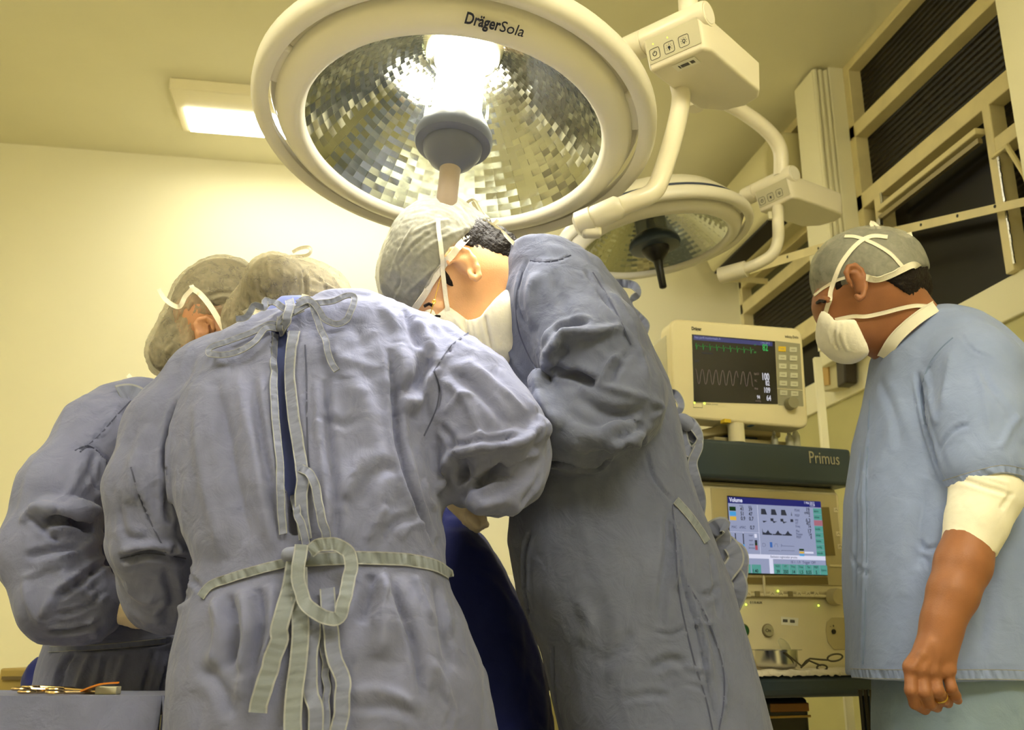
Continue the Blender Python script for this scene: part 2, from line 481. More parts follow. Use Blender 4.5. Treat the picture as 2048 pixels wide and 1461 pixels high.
# small controller box on the wall under the sill and its conduit
cb = empty('wall_controller', (XR - .04, 3.2, 1.9), 'small grey control box with a dark cover on the wall beside the standing man\'s mask', 'control box')
M_cb = mat('controller_shell', (200, 192, 150), .5)
wp = Plane((XR - .06, 0, 0), (0, -1, 0), (0, 0, 1))
def wpris(pts, th, nm, m, par, bev=0, off=0): return MB().prism([wp.hit(px, py, off) for px, py in pts], -wp.n * th).build(nm, m, par, bevel=bev)
wpris([(1640, 712), (1672, 704), (1676, 776), (1645, 784)], .06, 'shell', M_cb, cb, .004)
wpris([(1644, 724), (1655, 721), (1658, 770), (1648, 772)], .01, 'orange_panel', mat('tan_panel', (196, 160, 92), .5), cb, 0, .006)
wpris([(1670, 706), (1688, 712), (1690, 766), (1674, 776)], .05, 'cover', mat('dark_brown_plastic', (52, 44, 34), .4), cb, .006, .01)
vr0 = X(1634, 716, 3.0)
tag(MB().box((vr0[0], vr0[1], vr0[2] / 2), (.012, .01, vr0[2] / 2), [RT, FW, UP]).build('vertical_rail', M_wall, bevel=.002), 'narrow cream vertical rail on the wall just right of the patient monitor', 'rail')
# ================================================================ OPERATING LAMPS
M_lampw = mat('lamp_enamel', (232, 226, 208), rough=0.32, coat=0.25)
M_lampb = mat('lamp_arm_enamel', (228, 220, 196), rough=0.35, coat=0.2)
M_mirror = mat('faceted_mirror', (208, 210, 196), rough=0.10, metal=1.0)
M_bulb = mat('glowing_glass', (255, 246, 220), rough=0.5, emit=BULB_STRENGTH, ecol=(1, 0.93, 0.76))
M_bell = mat('grey_blue_plastic', (106, 110, 130), rough=0.35)
M_rod = mat('taupe_plastic', (176, 158, 142), rough=0.4)
M_belld = mat('dark_blue_plastic', (58, 70, 86), rough=0.35)
M_black = mat('black_plastic', (12, 12, 12), rough=0.35)
M_seam = mat('blue_seam', (52, 62, 84), rough=0.5)
M_print = mat('print_black', (24, 26, 40), rough=0.6)
M_panelgrey = mat('panel_grey', (196, 190, 160), rough=0.5)
M_led = mat('led_green', (190, 240, 40), emit=2.5, ecol=(.65, 1, .08))
M_sticker = mat('sticker_white', (232, 228, 212), rough=0.5)

def glassy(name, a=0.08, col=(235, 240, 230)):
    m = bpy.data.materials.new(name); m.use_nodes = True; nt = m.node_tree
    for n in list(nt.nodes): nt.nodes.remove(n)
    o = nt.nodes.new('ShaderNodeOutputMaterial'); mx = nt.nodes.new('ShaderNodeMixShader')
    t = nt.nodes.new('ShaderNodeBsdfTransparent'); g = nt.nodes.new('ShaderNodeBsdfGlossy')
    g.inputs['Roughness'].default_value = 0.06; g.inputs['Color'].default_value = (*lin(col), 1)
    mx.inputs[0].default_value = a
    nt.links.new(t.outputs[0], mx.inputs[1]); nt.links.new(g.outputs[0], mx.inputs[2]); nt.links.new(mx.outputs[0], o.inputs[0])
    return m
M_glass = glassy('clear_cover_glass', 0.05)
M_glass2 = glassy('tube_glass', 0.25)

def lamp_head(name, C0, n, r, lit, label, rod_len=.15, dome=.24, hs=1.0):
    C0 = np.array(C0); n = np.array(n, float); n /= np.linalg.norm(n); az = -n
    toC = CAM - C0; ay = toC - az * (toC @ az); ay /= np.linalg.norm(ay)   # towards the viewer
    ax_ = np.cross(ay, az)
    AX = [ax_, ay, az]; k = r / .29
    root = empty(name, C0 + az * .25 * k, label, 'operating lamp')
    def lth(prof, nm, m, seg=96, closed=False, o=None, ax=AX, smooth=True, par=root, ang=50, cap=False):
        b = MB(); b.lathe([(a * k, h * k) for a, h in prof], C0 if o is None else o, ax, seg, closed, 0, cap)
        return b.build(nm, m, par, smooth=smooth, angle=ang)
    lth([(.283, .012), (.285, .002), (.291, -.005), (.300, -.006), (.318, .000), (.332, .010), (.340, .024), (.338, .040), (.325, .048), (.30, .046), (.286, .03)], 'bezel', M_lampw, closed=True)
    D = dome
    lth([(.333, .036), (.350, .046), (.357, .060), (.352, .082), (.330, .115), (.29, .155), (.22, D - .035), (.13, D - .008), (.06, D), (.0001, D + .001)], 'housing', M_lampw, closed=False)
    lth([(.3540, .079), (.3550, .083), (.3515, .089), (.349, .083)], 'seam', M_seam, closed=True)
    # outer rail that runs round the housing
    lth([(.352, .022), (.365, .016), (.378, .018), (.386, .030), (.386, .050), (.378, .062), (.368, .060), (.356, .040)], 'outer_rail', M_lampw, closed=True)
    for a in (20, 75, 160, 235, 300):
        t = math.radians(a); d = ax_ * math.cos(t) + ay * math.sin(t); tt = -ax_ * math.sin(t) + ay * math.cos(t)
        MB().box(C0 + d * .348 * k + az * .038 * k, (.022 * k, .05 * k, .010 * k), [d, tt, az]).build('rail_bracket', M_lampw, root, bevel=.008)
    # faceted reflector
    ref = MB(); S, Rg = 66, 26; rnd = random.Random(5)
    def pr(t):  # t 0 rim .. 1 top
        rr = .283 + (.075 - .283) * t; h = .014 + (D - .03) * (1 - (rr / .283) ** 1.7) / (1 - (.075 / .283) ** 1.7)
        return rr * k, h * k
    for j in range(Rg):
        r0, h0 = pr(j / Rg); r1, h1 = pr((j + 1) / Rg)
        for i in range(S):
            t0 = 2 * math.pi * i / S; t1 = 2 * math.pi * (i + 1) / S
            q = [(r0, t0, h0), (r0, t1, h0), (r1, t1, h1), (r1, t0, h1)]
            P4 = [C0 + (ax_ * math.cos(t) + ay * math.sin(t)) * rr + az * hh for rr, t, hh in q]
            c = sum(P4) / 4
            e1 = P4[1] - P4[0]; e2 = P4[3] - P4[0]; nn = np.cross(e1, e2); nn /= np.linalg.norm(nn)
            a1 = rnd.uniform(-.02, .02) + (.035 if (i // 2 + j) % 2 else -.035); a2 = rnd.uniform(-.02, .02)
            V4 = [p + nn * (((p - c) @ e1) / (e1 @ e1) * np.linalg.norm(e1) * a1 + ((p - c) @ e2) / (e2 @ e2) * np.linalg.norm(e2) * a2) for p in P4]
            ref.add(V4, [(0, 1, 2, 3)])
    ref.build('reflector', M_mirror, root)
    lth([(.075, D - .025), (.06, D - .012), (.0001, D - .01)], 'reflector_cap', M_mirror)
    lth([(.0001, .008), (.284, .008), (.284, .010), (.0001, .010)], 'cover_glass', M_glass)
    # lamp column and handle
    if lit:
        lth([(.0001, .235), (.052, .232), (.056, .20), (.048, .185), (.048, .075), (.054, .06), (.054, .05), (.0001, .05)], 'glowing_tube', M_bulb, 48)
    else:
        lth([(.0001, .235), (.06, .232), (.06, .06), (.05, .05), (.0001, .05)], 'dark_tube', M_belld, 48)
    HP = lambda p: [(a * hs, b) for a, b in p]
    lth([(.062, .09), (.063, .03), (.060, .03), (.059, .09)], 'glass_collar', M_glass2, 48, closed=True)
    mb = M_bell if lit else M_belld
    lth(HP([(.0001, .046), (.056, .046), (.064, .038), (.074, .018), (.0755, .004), (.072, -.006), (.058, -.010), (.0001, -.010)]), 'handle_bell', mb, 64)
    HP = lambda p: [(a * (hs if hs == 1 else hs * .72), b) for a, b in p]
    lth(HP([(.057, -.009), (.055, -.022), (.042, -.042), (.026, -.056), (.020, -.062), (.0001, -.062)]), 'handle_cone', mb if lit else M_black, 64)
    rl = rod_len
    lth([(.0205, -.058), (.0195, -.075), (.0195, -rl + .004), (.016, -rl), (.0001, -rl)] if lit else
        HP([(.03, -.045), (.020, -.058), (.016, -.09), (.015, -rl), (.010, -rl - .004), (.0001, -rl - .004)]), 'handle_rod', M_rod if lit else M_black, 40)
    return root, C0, AX, k

lamp1, LC, LAX, LK = lamp_head('operating_lamp', (0.16882765, 1.65707813, 1.79589252), (-0.0909581, -0.13806996, -1.0), .29, True,
    'large lit round cream operating lamp with mirrored dish above the surgeons', rod_len=.158)
lpl = Plane(LC, np.cross(LAX[2], LAX[1]), LAX[1])        # opening plane, normal faces down to us
def on_bezel(px, py): return lpl.hit(px, py, .0045)
a = on_bezel(930, 36); b_ = on_bezel(1048, 63); exx = b_ - a
nrm = lpl.n; eyy = np.cross(nrm, exx)
text('Dräger', a, exx, eyy, .036, M_print, lamp1, 'maker_lettering', bold=.022, sx=.56)
text('Sola', on_bezel(1000, 53), on_bezel(1048, 65) - on_bezel(1000, 53), eyy, .034, M_print, lamp1, 'model_lettering', sx=.74)

# control head: horizontal drum with a box hanging off it, derived once and reused for the second lamp
def control_head(name, Lp, Rp, label, sc=1.0, par=None, leds=True):
    """Lp, Rp = drum axis ends"""
    Lp = np.array(Lp); Rp = np.array(Rp); e1 = Rp - Lp; ln = np.linalg.norm(e1); e1 /= ln
    e2 = np.cross(UP, e1); e2[2] = 0; e2 /= np.linalg.norm(e2)
    e3 = np.cross(e1, e2)
    s = ln / .205
    root = par
    AXd = [e2, e3, e1]
    g = [(.0001, -.002), (.022, -.001), (.0275, .006), (.0285, .012), (.0285, .053), (.0265, .054), (.0265, .056), (.0285, .057), (.0285, .198), (.026, .204), (.0001, .205)]
    drum = MB().lathe([(r_ * s, h * s) for r_, h in g], Lp, AXd, 48).build('joint_drum', M_lampb, root, smooth=True)
    MB().lathe([(.0001, .205 * s), (.021 * s, .2055 * s), (.024 * s, .203 * s)], Lp, AXd, 40).build('end_cap', M_lampw, drum, smooth=True)
    # box body: outline in (e1,e2), top and bottom levels
    A = Lp + e1 * .062 * s - e3 * .018 * s - e2 * .026 * s
    def Q(a, b, c): return A + e1 * a * s + e2 * b * s + e3 * c * s
    out = [(0, 0), (.132, 0), (.142, .02), (.146, .235), (.13, .262), (.09, .275), (.04, .262), (.0, .22)]
    outb = [(.004, .02), (.128, .02), (.138, .04), (.142, .235), (.128, .258), (.09, .27), (.042, .257), (.006, .215)]
    n_ = len(out)
    vs = [Q(a, b, .012) for a, b in out] + [Q(a, b, -.060) for a, b in outb]
    fs = [tuple(range(n_)), tuple(range(2 * n_ - 1, n_ - 1, -1))] + [(i, n_ + i, n_ + (i + 1) % n_, (i + 1) % n_) for i in range(n_)]
    body = MB().add(vs, fs).build('control_box', M_lampb, root, bevel=.006 * s, bseg=4)
    # keypad on the front face
    dn = Q(.0, .02, -.060) - Q(0, 0, .012); dn /= np.linalg.norm(dn)
    up_ = -dn; nf = np.cross(e1, up_)
    O = Q(0, 0, .012) + nf * .0006
    def K(a, b, off=0): return O + e1 * a * s + dn * b * s + nf * off
    MB().prism([K(.008, .010), K(.128, .010), K(.128, .062), K(.008, .062)], nf * .0008).build('keypad', M_panelgrey, body)
    for i, ch in enumerate(('power', 'dim', 'bright')):
        cx = .024 + i * .034; cy = .044
        # rounded key outline
        ring = MB(); pts = []
        for q in range(24):
            t = 2 * math.pi * q / 24; c_, s_ = math.cos(t), math.sin(t)
            pts.append((abs(c_) ** .35 * (1 if c_ > 0 else -1), abs(s_) ** .35 * (1 if s_ > 0 else -1)))
        P_ = [K(cx + .0115 * x, cy + .0115 * y, .0012) for x, y in pts]
        ring.tube(P_ + [P_[0]], .0005 * s, 5); ring.build('key_outline', M_print, body)
        ic = MB()
        if ch == 'power':
            ic.tube([K(cx + .0045 * math.sin(t), cy - .0045 * math.cos(t), .0012) for t in np.linspace(.5, 5.8, 16)], .0007 * s, 5); ic.tube([K(cx, cy - .006, .0012), K(cx, cy - .001, .0012)], .0007 * s, 5)
        else:
            if ch == 'dim': ic.lathe([(.0001, 0), (.003 * s, 0), (.003 * s, .0008)], K(cx, cy, .0008), [e1, dn, nf], 12)
            else: ic.tube([K(cx + .003 * math.cos(t), cy + .003 * math.sin(t), .0012) for t in np.linspace(0, 6.3, 14)], .0007 * s, 5)
            ic.tube([K(cx, cy + .003, .0012), K(cx, cy + .006, .0012)], .0011 * s, 5)
            for q in range(7):
                t = math.pi * (.8 + q * .233)
                ic.tube([K(cx + .0052 * math.cos(t), cy + .0052 * math.sin(t), .0012), K(cx + .0075 * math.cos(t), cy + .0075 * math.sin(t), .0012)], .0004 * s, 4)
        ic.build('key_symbol', M_print, body)
        if leds and i < 2:
            MB().lathe([(.0012, 0), (.0012, .001), (.0001, .0014)], K(cx, .0235, .0008), [e1, dn, nf], 10).build('indicator_light', M_led, body)
    # underside inventory sticker
    if leds:
        O2 = Q(.05, .030, -.0612); U1 = e1; U2 = e2
        MB().prism([O2, O2 + e1 * .052, O2 + e1 * .052 + e2 * .026, O2 + e2 * .026], -e3 * .0006).build('inventory_sticker', M_sticker, body)
        bc = MB(); rn = random.Random(2)
        for q in range(22):
            x = .006 + q * .0018
            if rn.random() < .75: bc.prism([O2 + e1 * x + e2 * .008 - e3 * .0008, O2 + e1 * (x + .0011) + e2 * .008 - e3 * .0008, O2 + e1 * (x + .0011) + e2 * .018 - e3 * .0008, O2 + e1 * x + e2 * .018 - e3 * .0008], -e3 * .0003)
        bc.build('barcode', M_print, body)
    return root, e1, e2, e3, A, s

CL = X(1247, 104, 1.78); CR = X(1418, 27, 1.648)
zz = (CL[2] + CR[2]) / 2; CL[2] = zz; CR[2] = zz
_, e1, e2, e3, CA, _s = control_head('control', CL, CR, '', par=lamp1)
# bow arm from the box down to the dish rim
arm = catmull([X(1352, 120, 1.83), X(1356, 160, 1.82), X(1362, 198, 1.80), X(1350, 262, 1.775), X(1325, 345, 1.75), X(1305, 385, 1.74), X(1262, 405, 1.74), X(1196, 432, 1.755)], 8)
MB().tube(arm, [.0195] * len(arm), 24).build('bow_arm', M_lampb, lamp1, smooth=True)
j0 = X(1236, 415, 1.74); j1 = X(1168, 446, 1.77); d = j1 - j0; d /= np.linalg.norm(d)
aa = np.cross(d, UP); aa /= np.linalg.norm(aa)
MB().lathe([(.016, -.01), (.024, 0), (.0245, .05), (.0225, .051), (.0225, .053), (.026, .054), (.027, .085), (.018, .092), (.0001, .093)], j0, [aa, np.cross(d, aa), d], 32).build('rim_joint', M_lampb, lamp1, smooth=True)
MB().box(X(1183, 455, 1.765), (.020, .012, .022), [RT, FW, UP]).build('rim_lug', M_lampb, lamp1, bevel=.008)
# post from the drum to the ceiling
pz = (CL * .22 + CR * .78); pv = MB(); pv.tube([pz + UP * .02, pz + UP * .12, [pz[0], pz[1], ZC - .1]], .020, 24); pv.lathe([(.02, -.1), (.09, -.04), (.1, 0)], (pz[0], pz[1], ZC - .0005), None, 32)
pv.build('ceiling_post', M_lampb, lamp1, smooth=True)

# lights of the lit lamp, then an added spot for the back-wall glow
def pt(name, loc, e, rad, col=WARM):
    l = bpy.data.lights.new(name, 'POINT'); l.energy = e; l.shadow_soft_size = rad; l.color = col
    o = bpy.data.objects.new(name, l); COL.objects.link(o); o.location = Vector(loc); return o
def spot(name, loc, to, e, ang, blend, rad, col=WARM):
    l = bpy.data.lights.new(name, 'SPOT'); l.energy = e; l.spot_size = math.radians(ang); l.spot_blend = blend; l.shadow_soft_size = rad; l.color = col
    o = bpy.data.objects.new(name, l); COL.objects.link(o); o.location = Vector(loc)
    o.rotation_euler = Vector(np.array(to) - np.array(loc)).to_track_quat('-Z', 'Y').to_euler(); return o
for q in range(5):
    t = q * 2 * math.pi / 5
    pt('bulb_light', LC + LAX[2] * .13 + (LAX[0] * math.cos(t) + LAX[1] * math.sin(t)) * .085, BULB_POINT / 5, .02)
spot('field_beam', LC - LAX[2] * .02, LC - LAX[2] * 1.0, BULB_SPOT, 75, .9, .20)
spot('added_wall_glow', LC - LAX[2] * .10 + FW * .33, LC + FW * 2.0 + UP * .42 - RT * .25, ADDED_WALL_GLOW, 88, .85, .04)  # added spot past the rim, makes the bright patch on the back wall

# second lamp, switched off
lamp2, LC2, LAX2, LK2 = lamp_head('operating_lamp', (.8576, 2.523, 1.992), (0.1374, -0.0377, -1.0), .22, False,
    'smaller unlit round operating lamp with a black handle beyond the second surgeon', rod_len=.17, dome=.20, hs=1.32)
DL = X(1487, 393, 2.66); DR = X(1590, 350, 2.50); zz = (DL[2] + DR[2]) / 2; DL[2] = zz; DR[2] = zz
_, f1, f2, f3, FA, fs_ = control_head('control', DL, DR, '', par=lamp2, leds=False)
arm = catmull([FA + f1 * .05 * fs_ + f2 * .05 - f3 * .04, X(1556, 440, 2.52), X(1556, 480, 2.53), X(1545, 508, 2.54), X(1515, 528, 2.56), X(1475, 543, 2.60)], 8)
MB().tube(arm, .0165, 20).build('bow_arm', M_lampb, lamp2, smooth=True)
MB().tube([X(1492, 538, 2.585), X(1440, 552, 2.63)], .024, 24).build('rim_joint', M_lampb, lamp2, smooth=True)
arm = catmull([X(1388, 180, 2.45), X(1430, 195, 2.45), X(1485, 224, 2.48), X(1535, 262, 2.50), X(1560, 300, 2.52), X(1562, 352, 2.53)], 8)
MB().tube(arm, .0215, 20).build('suspension_arm', M_lampb, lamp2, smooth=True)
hb = X(1389, 190, 2.45); hz = MB(); hz.lathe([(.0001, -.045), (.024, -.045), (.029, -.038), (.029, .03), (.022, .034), (.022, ZC - hb[2])], hb, None, 32)
hz.build('ceiling_post', M_lampb, lamp2, smooth=True)
MB().box(X(1540, 432, 2.52), (.006, .006, .012), [RT, FW, UP]).build('clip', M_panelgrey, lamp2, bevel=.002)
# ================================================================ ANAESTHESIA MACHINE AND WHAT STANDS ON IT
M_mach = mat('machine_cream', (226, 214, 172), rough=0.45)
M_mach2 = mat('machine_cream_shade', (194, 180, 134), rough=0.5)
M_mblue = mat('machine_slate_blue', (58, 70, 76), rough=0.35, coat=0.1)
M_mkeys = mat('membrane_dark_olive', (124, 108, 62), rough=0.5)
M_mkeyb = mat('membrane_key', (226, 214, 176), rough=0.5)
M_tablet = mat('shelf_slate', (50, 62, 70), rough=0.3)
def em(name, c, s=1.0): return mat(name, (8, 8, 8), rough=0.25, emit=s, ecol=lin(c))
MP = Plane((1.08343861, 2.35106416, 0.0), (0.98741381, 0.15815807, 0), (0, 0, 1))
am = empty('anaesthesia_machine', (1.10, 2.6, 0.0), 'cream anaesthesia machine with dark blue top bar and lit screen beside the standing man', 'anaesthesia machine')
def mbox(nm, a0, a1, b0, b1, o0, o1, m, par=am, bev=.006, **k):
    c = MP.P((a0 + a1) / 2, (b0 + b1) / 2, (o0 + o1) / 2)
    return MB().box(c, ((a1 - a0) / 2, (b1 - b0) / 2, (o1 - o0) / 2), [MP.ex, MP.ey, MP.n]).build(nm, m, par, bevel=bev, **k)
def mpris(nm, pts, o0, o1, m, par=am, bev=0.0, pl=None, **k):
    pl = pl or MP
    return MB().prism([pl.hit(px, py, o1) for px, py in pts], -pl.n * (o1 - o0)).build(nm, m, par, bevel=bev, **k)
# cabinet
mbox('cabinet', -.43, .215, .80, 1.272, -.52, -.012, M_mach, bev=.012)
tb = mbox('top_bar', -.44, .240, 1.272, 1.372, -.54, .03, M_mblue, bev=.010)
text('Primus', MP.hit(1617, 916, .032), MP.ex, MP.ey, .046, mat('silver_print', (176, 168, 140), .5), tb, 'model_lettering', sx=.76)
mbox('front_panel', -.215, .214, .985, 1.262, -.03, .0, M_mach, bev=.014)
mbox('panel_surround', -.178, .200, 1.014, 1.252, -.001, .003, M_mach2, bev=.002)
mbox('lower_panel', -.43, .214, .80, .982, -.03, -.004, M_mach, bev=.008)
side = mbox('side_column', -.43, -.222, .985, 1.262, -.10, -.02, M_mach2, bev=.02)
mbox('orange_flow_tube', -.235, -.224, 1.135, 1.150, -.02, -.004, mat('orange_mark', (226, 150, 30), .4), side, .002)
# screen
sc = mpris('screen', [(1455, 992), (1640, 1004), (1655, 1152), (1462, 1149)], .003, .006, mat('screen_black', (10, 10, 16), .2))
a0, b1 = MP.loc(1455, 994, .006); a1, _ = MP.loc(1641, 1004, .006); _, b0 = MP.loc(1655, 1152, .006)
a1 = .150
def S(x, y, off=.0064): return MP.P(a0 + (a1 - a0) * x, b1 - (b1 - b0) * y, off)
def rect(mb, x0, y0, x1, y1, off=.0064, th=.0003): mb.prism([S(x0, y1, off), S(x1, y1, off), S(x1, y0, off), S(x0, y0, off)], -MP.n * th)
def poly(mb, pts, off=.0068, th=.0003): mb.prism([S(x, y, off) for x, y in pts][::-1], -MP.n * th)
E_bg = em('screen_grey', (150, 158, 190), .9); E_navy = em('screen_navy', (22, 28, 110), .9); E_white = em('screen_white', (216, 218, 240), .95)
E_teal = em('screen_teal', (84, 160, 150), .85); E_ink = em('screen_ink', (30, 32, 56), .5); E_cy = em('screen_cyan', (70, 160, 220), .9)
E_yel = em('screen_amber', (220, 180, 70), .9); E_gr = em('screen_green', (10, 54, 22), .8); E_tx = em('screen_text', (70, 76, 110), .7); E_pk = em('screen_pink', (190, 120, 140), .7); E_slate = em('screen_slate', (48, 54, 74), .7)
def scr(nm, m, rects=(), polys=(), off=.0064):
    b = MB()
    for r_ in rects: rect(b, *r_, off)
    for p in polys: poly(b, p, off)
    return b.build(nm, m, sc)
scr('screen_background', E_bg, [(.0, .0, .985, .992)])
scr('title_bar', E_navy, [(0, 0, .985, .085)], off=.0067)
scr('divider', E_white, [(0, .745, .985, .80), (.385, .745, .425, .992)], off=.0067)
scr('divider_line', E_white, [(.30, .09, .303, .745), (0, .46, .30, .463), (.135, .46, .138, .745)], off=.0066)
cell = [(.20, .88, .295, .992), (.03, .88, .19, .992)] + [(.43 + i * .081, .865, .43 + i * .081 + .077, .992) for i in range(7)] + [(.895, .10 + i * .081, .985, .10 + i * .081 + .076) for i in range(8)]
for c_ in cell: scr('soft_key', E_teal, [c_], off=.0068)
scr('active_key', E_pk, [(.893, .262, .985, .335)], off=.0070)
scr('gas_label_green', E_gr, [(.01, .13, .075, .185), (.71, .655, .76, .68)], off=.0068)
scr('gas_label_cyan', E_cy, [(.01, .195, .075, .25), (.71, .725, .76, .75), (.13, .62, .143, .70)], off=.0068)
scr('gas_label_amber', E_yel, [(.01, .26, .075, .31), (.71, .69, .76, .715)], off=.0068)
scr('gas_rows', E_white, [(.765, .69, .86, .715)], off=.0068)
w1 = []
for i in range(3):
    x = .335 + i * .105
    w1.append([(x, .215), (x + .004, .14), (x + .045, .14), (x + .062, .215)])
    w1.append([(x + .095, .30), (x + .095, .262), (x + .125, .262), (x + .125, .30)])
    w1.append([(x + .01, .30), (x + .06, .30), (x + .02, .325)])
    w1.append([(x, .47), (x + .03, .47), (x + .06, .42), (x + .075, .455), (x + .10, .47), (x + .10, .485), (x, .485)])
w1.append([(.652, .215), (.657, .16), (.662, .215)])
w1.append([(.335, .40), (.342, .45), (.40, .472), (.40, .48), (.335, .48)])
scr('waveforms', E_slate, polys=w1, off=.0069)
for c_ in [(.05, .48, .06, .70), (.13, .48, .14, .62), (.25, .56, .275, .60)]: scr('bar_gauge', E_slate, [c_], off=.0068)
scr('gauge_white', E_white, [(.25, .48, .275, .53)], off=.0068)
scr('gauge_green', E_gr, [(.25, .60, .275, .63)], off=.0068)
scr('gauge_pink', em('gauge_rose', (190, 90, 110), .7), [(.25, .63, .275, .69)], off=.0068)
scr('vent_symbol', em('symbol_blue', (60, 110, 190), .8), [(.405, .58, .43, .65)], off=.0068)
def stext(t, x, y, h, m, nm='screen_lettering', al='LEFT', bold=0, off=.0072):
    return text(t, S(x, y, off), MP.ex, MP.ey, h, m, sc, nm, .0001, al, bold, .8)
stext('Volume', .015, .042, .015, E_white, bold=.03)
stext('1 Mai 2012', .80, .03, .009, E_white); stext('13:24', .86, .062, .009, E_white)
for i, (p, q) in enumerate([('41', '39'), ('51', '47'), ('0.9', '0.7')]):
    stext(p, .12, .157 + i * .063, .0135, E_ink, bold=.02); stext(q, .205, .157 + i * .063, .0135, E_ink, bold=.02)
stext('insp', .115, .112, .008, E_tx); stext('exp', .205, .112, .008, E_tx)
stext('MAC', .02, .40, .009, E_tx); stext('xMAC', .10, .40, .009, E_tx); stext('0.7', .21, .40, .0135, E_ink, bold=.02)
for t, y in [('PEAK', .14), ('PEEP', .21), ('MV', .275), ('VT', .315), ('Freq', .355), ('Plat', .42), ('Pmean', .46), ('PEEP', .50)]: stext(t, .69, y, .009, E_tx)
for t, y in [('19', .125), ('cmH', .165), ('2', .20), ('6.3', .27), ('451', .315), ('14', .355), ('17', .415), ('14', .46), ('8', .50)]: stext(t, .855, y, .011 if t not in ('19', '6.3', '17') else .0145, E_ink, al='RIGHT', bold=.015)
for i, t in enumerate(['alarm', 'values', '', 'mode', 'setup', 'home', 'config', 'trends']): stext(t, .90, .138 + i * .081, .008, E_ink)
for t, y in [('inspir', .50), ('expir', .565), ('pause', .62)]: stext(t, .19, y, .007, E_tx)
stext('Servicos', .18, .665, .007, E_tx)
stext('Exclusivo registrador pronto.', .40, .772, .0085, E_tx)
stext('I:E 1 : 1.9   Trigger  OFF', .61, .835, .0095, E_tx)
for i, (a_, b_) in enumerate([('FiO2', '39'), ('VT', '350'), ('Freq', '14'), ('Tinsp', '1.5'), ('Tip', '0.55'), ('PEEP', '5')]):
    stext(a_, .468 + i * .081, .895, .0075, E_ink, al='CENTER'); stext(b_, .468 + i * .081, .965, .012, E_ink, al='CENTER', bold=.02)
stext('bypass', .955, .93, .0075, E_ink, al='CENTER')
stext('1.40', .205, .965, .012, E_ink, bold=.02)
sy = MB()
for pts in ([(.33, .60), (.35, .60), (.36, .62), (.35, .64), (.33, .64), (.33, .60)], [(.45, .64), (.46, .60), (.48, .60), (.485, .64)], [(.52, .64), (.525, .60), (.53, .625), (.66, .625)], [(.39, .70), (.39, .69), (.50, .69), (.50, .70)], [(.52, .70), (.52, .685), (.66, .685)]):
    sy.tube([S(x, y, .0068) for x, y in pts], .0004, 4)
sy.build('setting_symbols', E_tx, sc)
# membrane key areas, keys, lamps
mem = mpris('membrane_strip', [(1642, 1015), (1658, 1015), (1671, 1112), (1650, 1112)], .003, .0042, M_mkeys)
mem2 = mpris('membrane_strip', [(1480, 1155), (1524, 1156), (1525, 1168), (1480, 1168)], .003, .0042, M_mkeys)
mem3 = mpris('membrane_strip', [(1531, 1155), (1655, 1155), (1657, 1170), (1532, 1170)], .003, .0042, M_mkeys)
mbox('divider_rib', *(lambda a: (a, a + .006))(MP.loc(1525, 1180)[0]), .985, 1.036, .002, .007, M_mach, bev=.002)
mbox('panel_ridge', -.215, .2145, .9845, .992, -.001, .004, M_mach, bev=.002)
mbox('panel_ridge', .158, .2145, 1.062, 1.068, .002, .006, M_mach, bev=.002)
def key(px, py, lit=False, dark=False):
    a, b = MP.loc(px, py); k = mbox('membrane_key', a - .0075, a + .0075, b - .0065, b + .0065, .003, .0050, mat_keyd if dark else M_mkeyb, bev=.001)
    if not dark:
        q = MB(); q.tube([MP.P(a - .004, b - .002, .0052), MP.P(a, b + .003, .0052), MP.P(a + .004, b - .002, .0052)], .0006, 4); q.build('key_symbol', M_mkeys, k)
    if lit: led(px - 4, py - 6)
mat_keyd = mat('key_dark', (140, 126, 84), .5)
def led(px, py, r=.0026):
    p = MP.hit(px, py, .0035); MB().lathe([(r, 0), (r * .8, .0015), (.0001, .002)], p, [MP.ex, MP.ey, MP.n], 14).build('indicator_light', M_led, am)
for x, lt, dk in [(1495, True, False), (1513, False, True), (1543, False, False), (1560, True, False), (1579, False, True), (1596, False, False), (1614, False, False), (1631, False, False)]: key(x, 1189, lt, dk)
for x, y in [(1670, 1021), (1675, 1069), (1678, 1094)]: key(x, y)
for x in (1476, 1484, 1492): led(x, 1210)
led(1637, 1212)
text('0 1 0 AUX', MP.hit(1500, 1206, -.003), MP.ex, MP.ey, .008, M_dark, am, 'lamp_lettering')
def disc(nm, px, py, r, h, m, off=0.0, par=am, prof=None, pl=None):
    pl = pl or MP
    return MB().lathe(prof or [(r, off), (r, off + h * .7), (r * .92, off + h), (.0001, off + h)], pl.hit(px, py, 0), [pl.ex, pl.ey, pl.n], 40).build(nm, m, par, smooth=True)
disc('rotary_knob', 1665, 1195, .0215, .028, M_mach2, .001)
mpris('knob_label', [(1683, 1197), (1694, 1198), (1694, 1208), (1683, 1208)], .001, .002, mat('pale_yellow', (228, 216, 150), .5))
b1_ = disc('on_button_ring', 1488, 1262, .0165, .006, mat('button_ring', (98, 84, 50), .4), -.006)
disc('green_button', 1488, 1262, .0135, .009, mat('green_button', (30, 84, 40), .35), -.006, b1_)
disc('button_ring', 1537, 1262, .0165, .006, mat('button_ring_grey', (120, 108, 72), .4), -.006)
g_ = disc('silver_button', 1537, 1262, .0145, .009, mat('silver_button', (170, 164, 134), .3, metal=.3), -.006)
text('On', MP.hit(1531, 1262, .0035), MP.ex, MP.ey, .012, M_dark, g_, 'button_lettering')
st = mpris('inventory_sticker', [(1562, 1234), (1597, 1237), (1596, 1253), (1563, 1250)], -.004, -.0034, M_sticker)
bc = MB(); rn = random.Random(4)
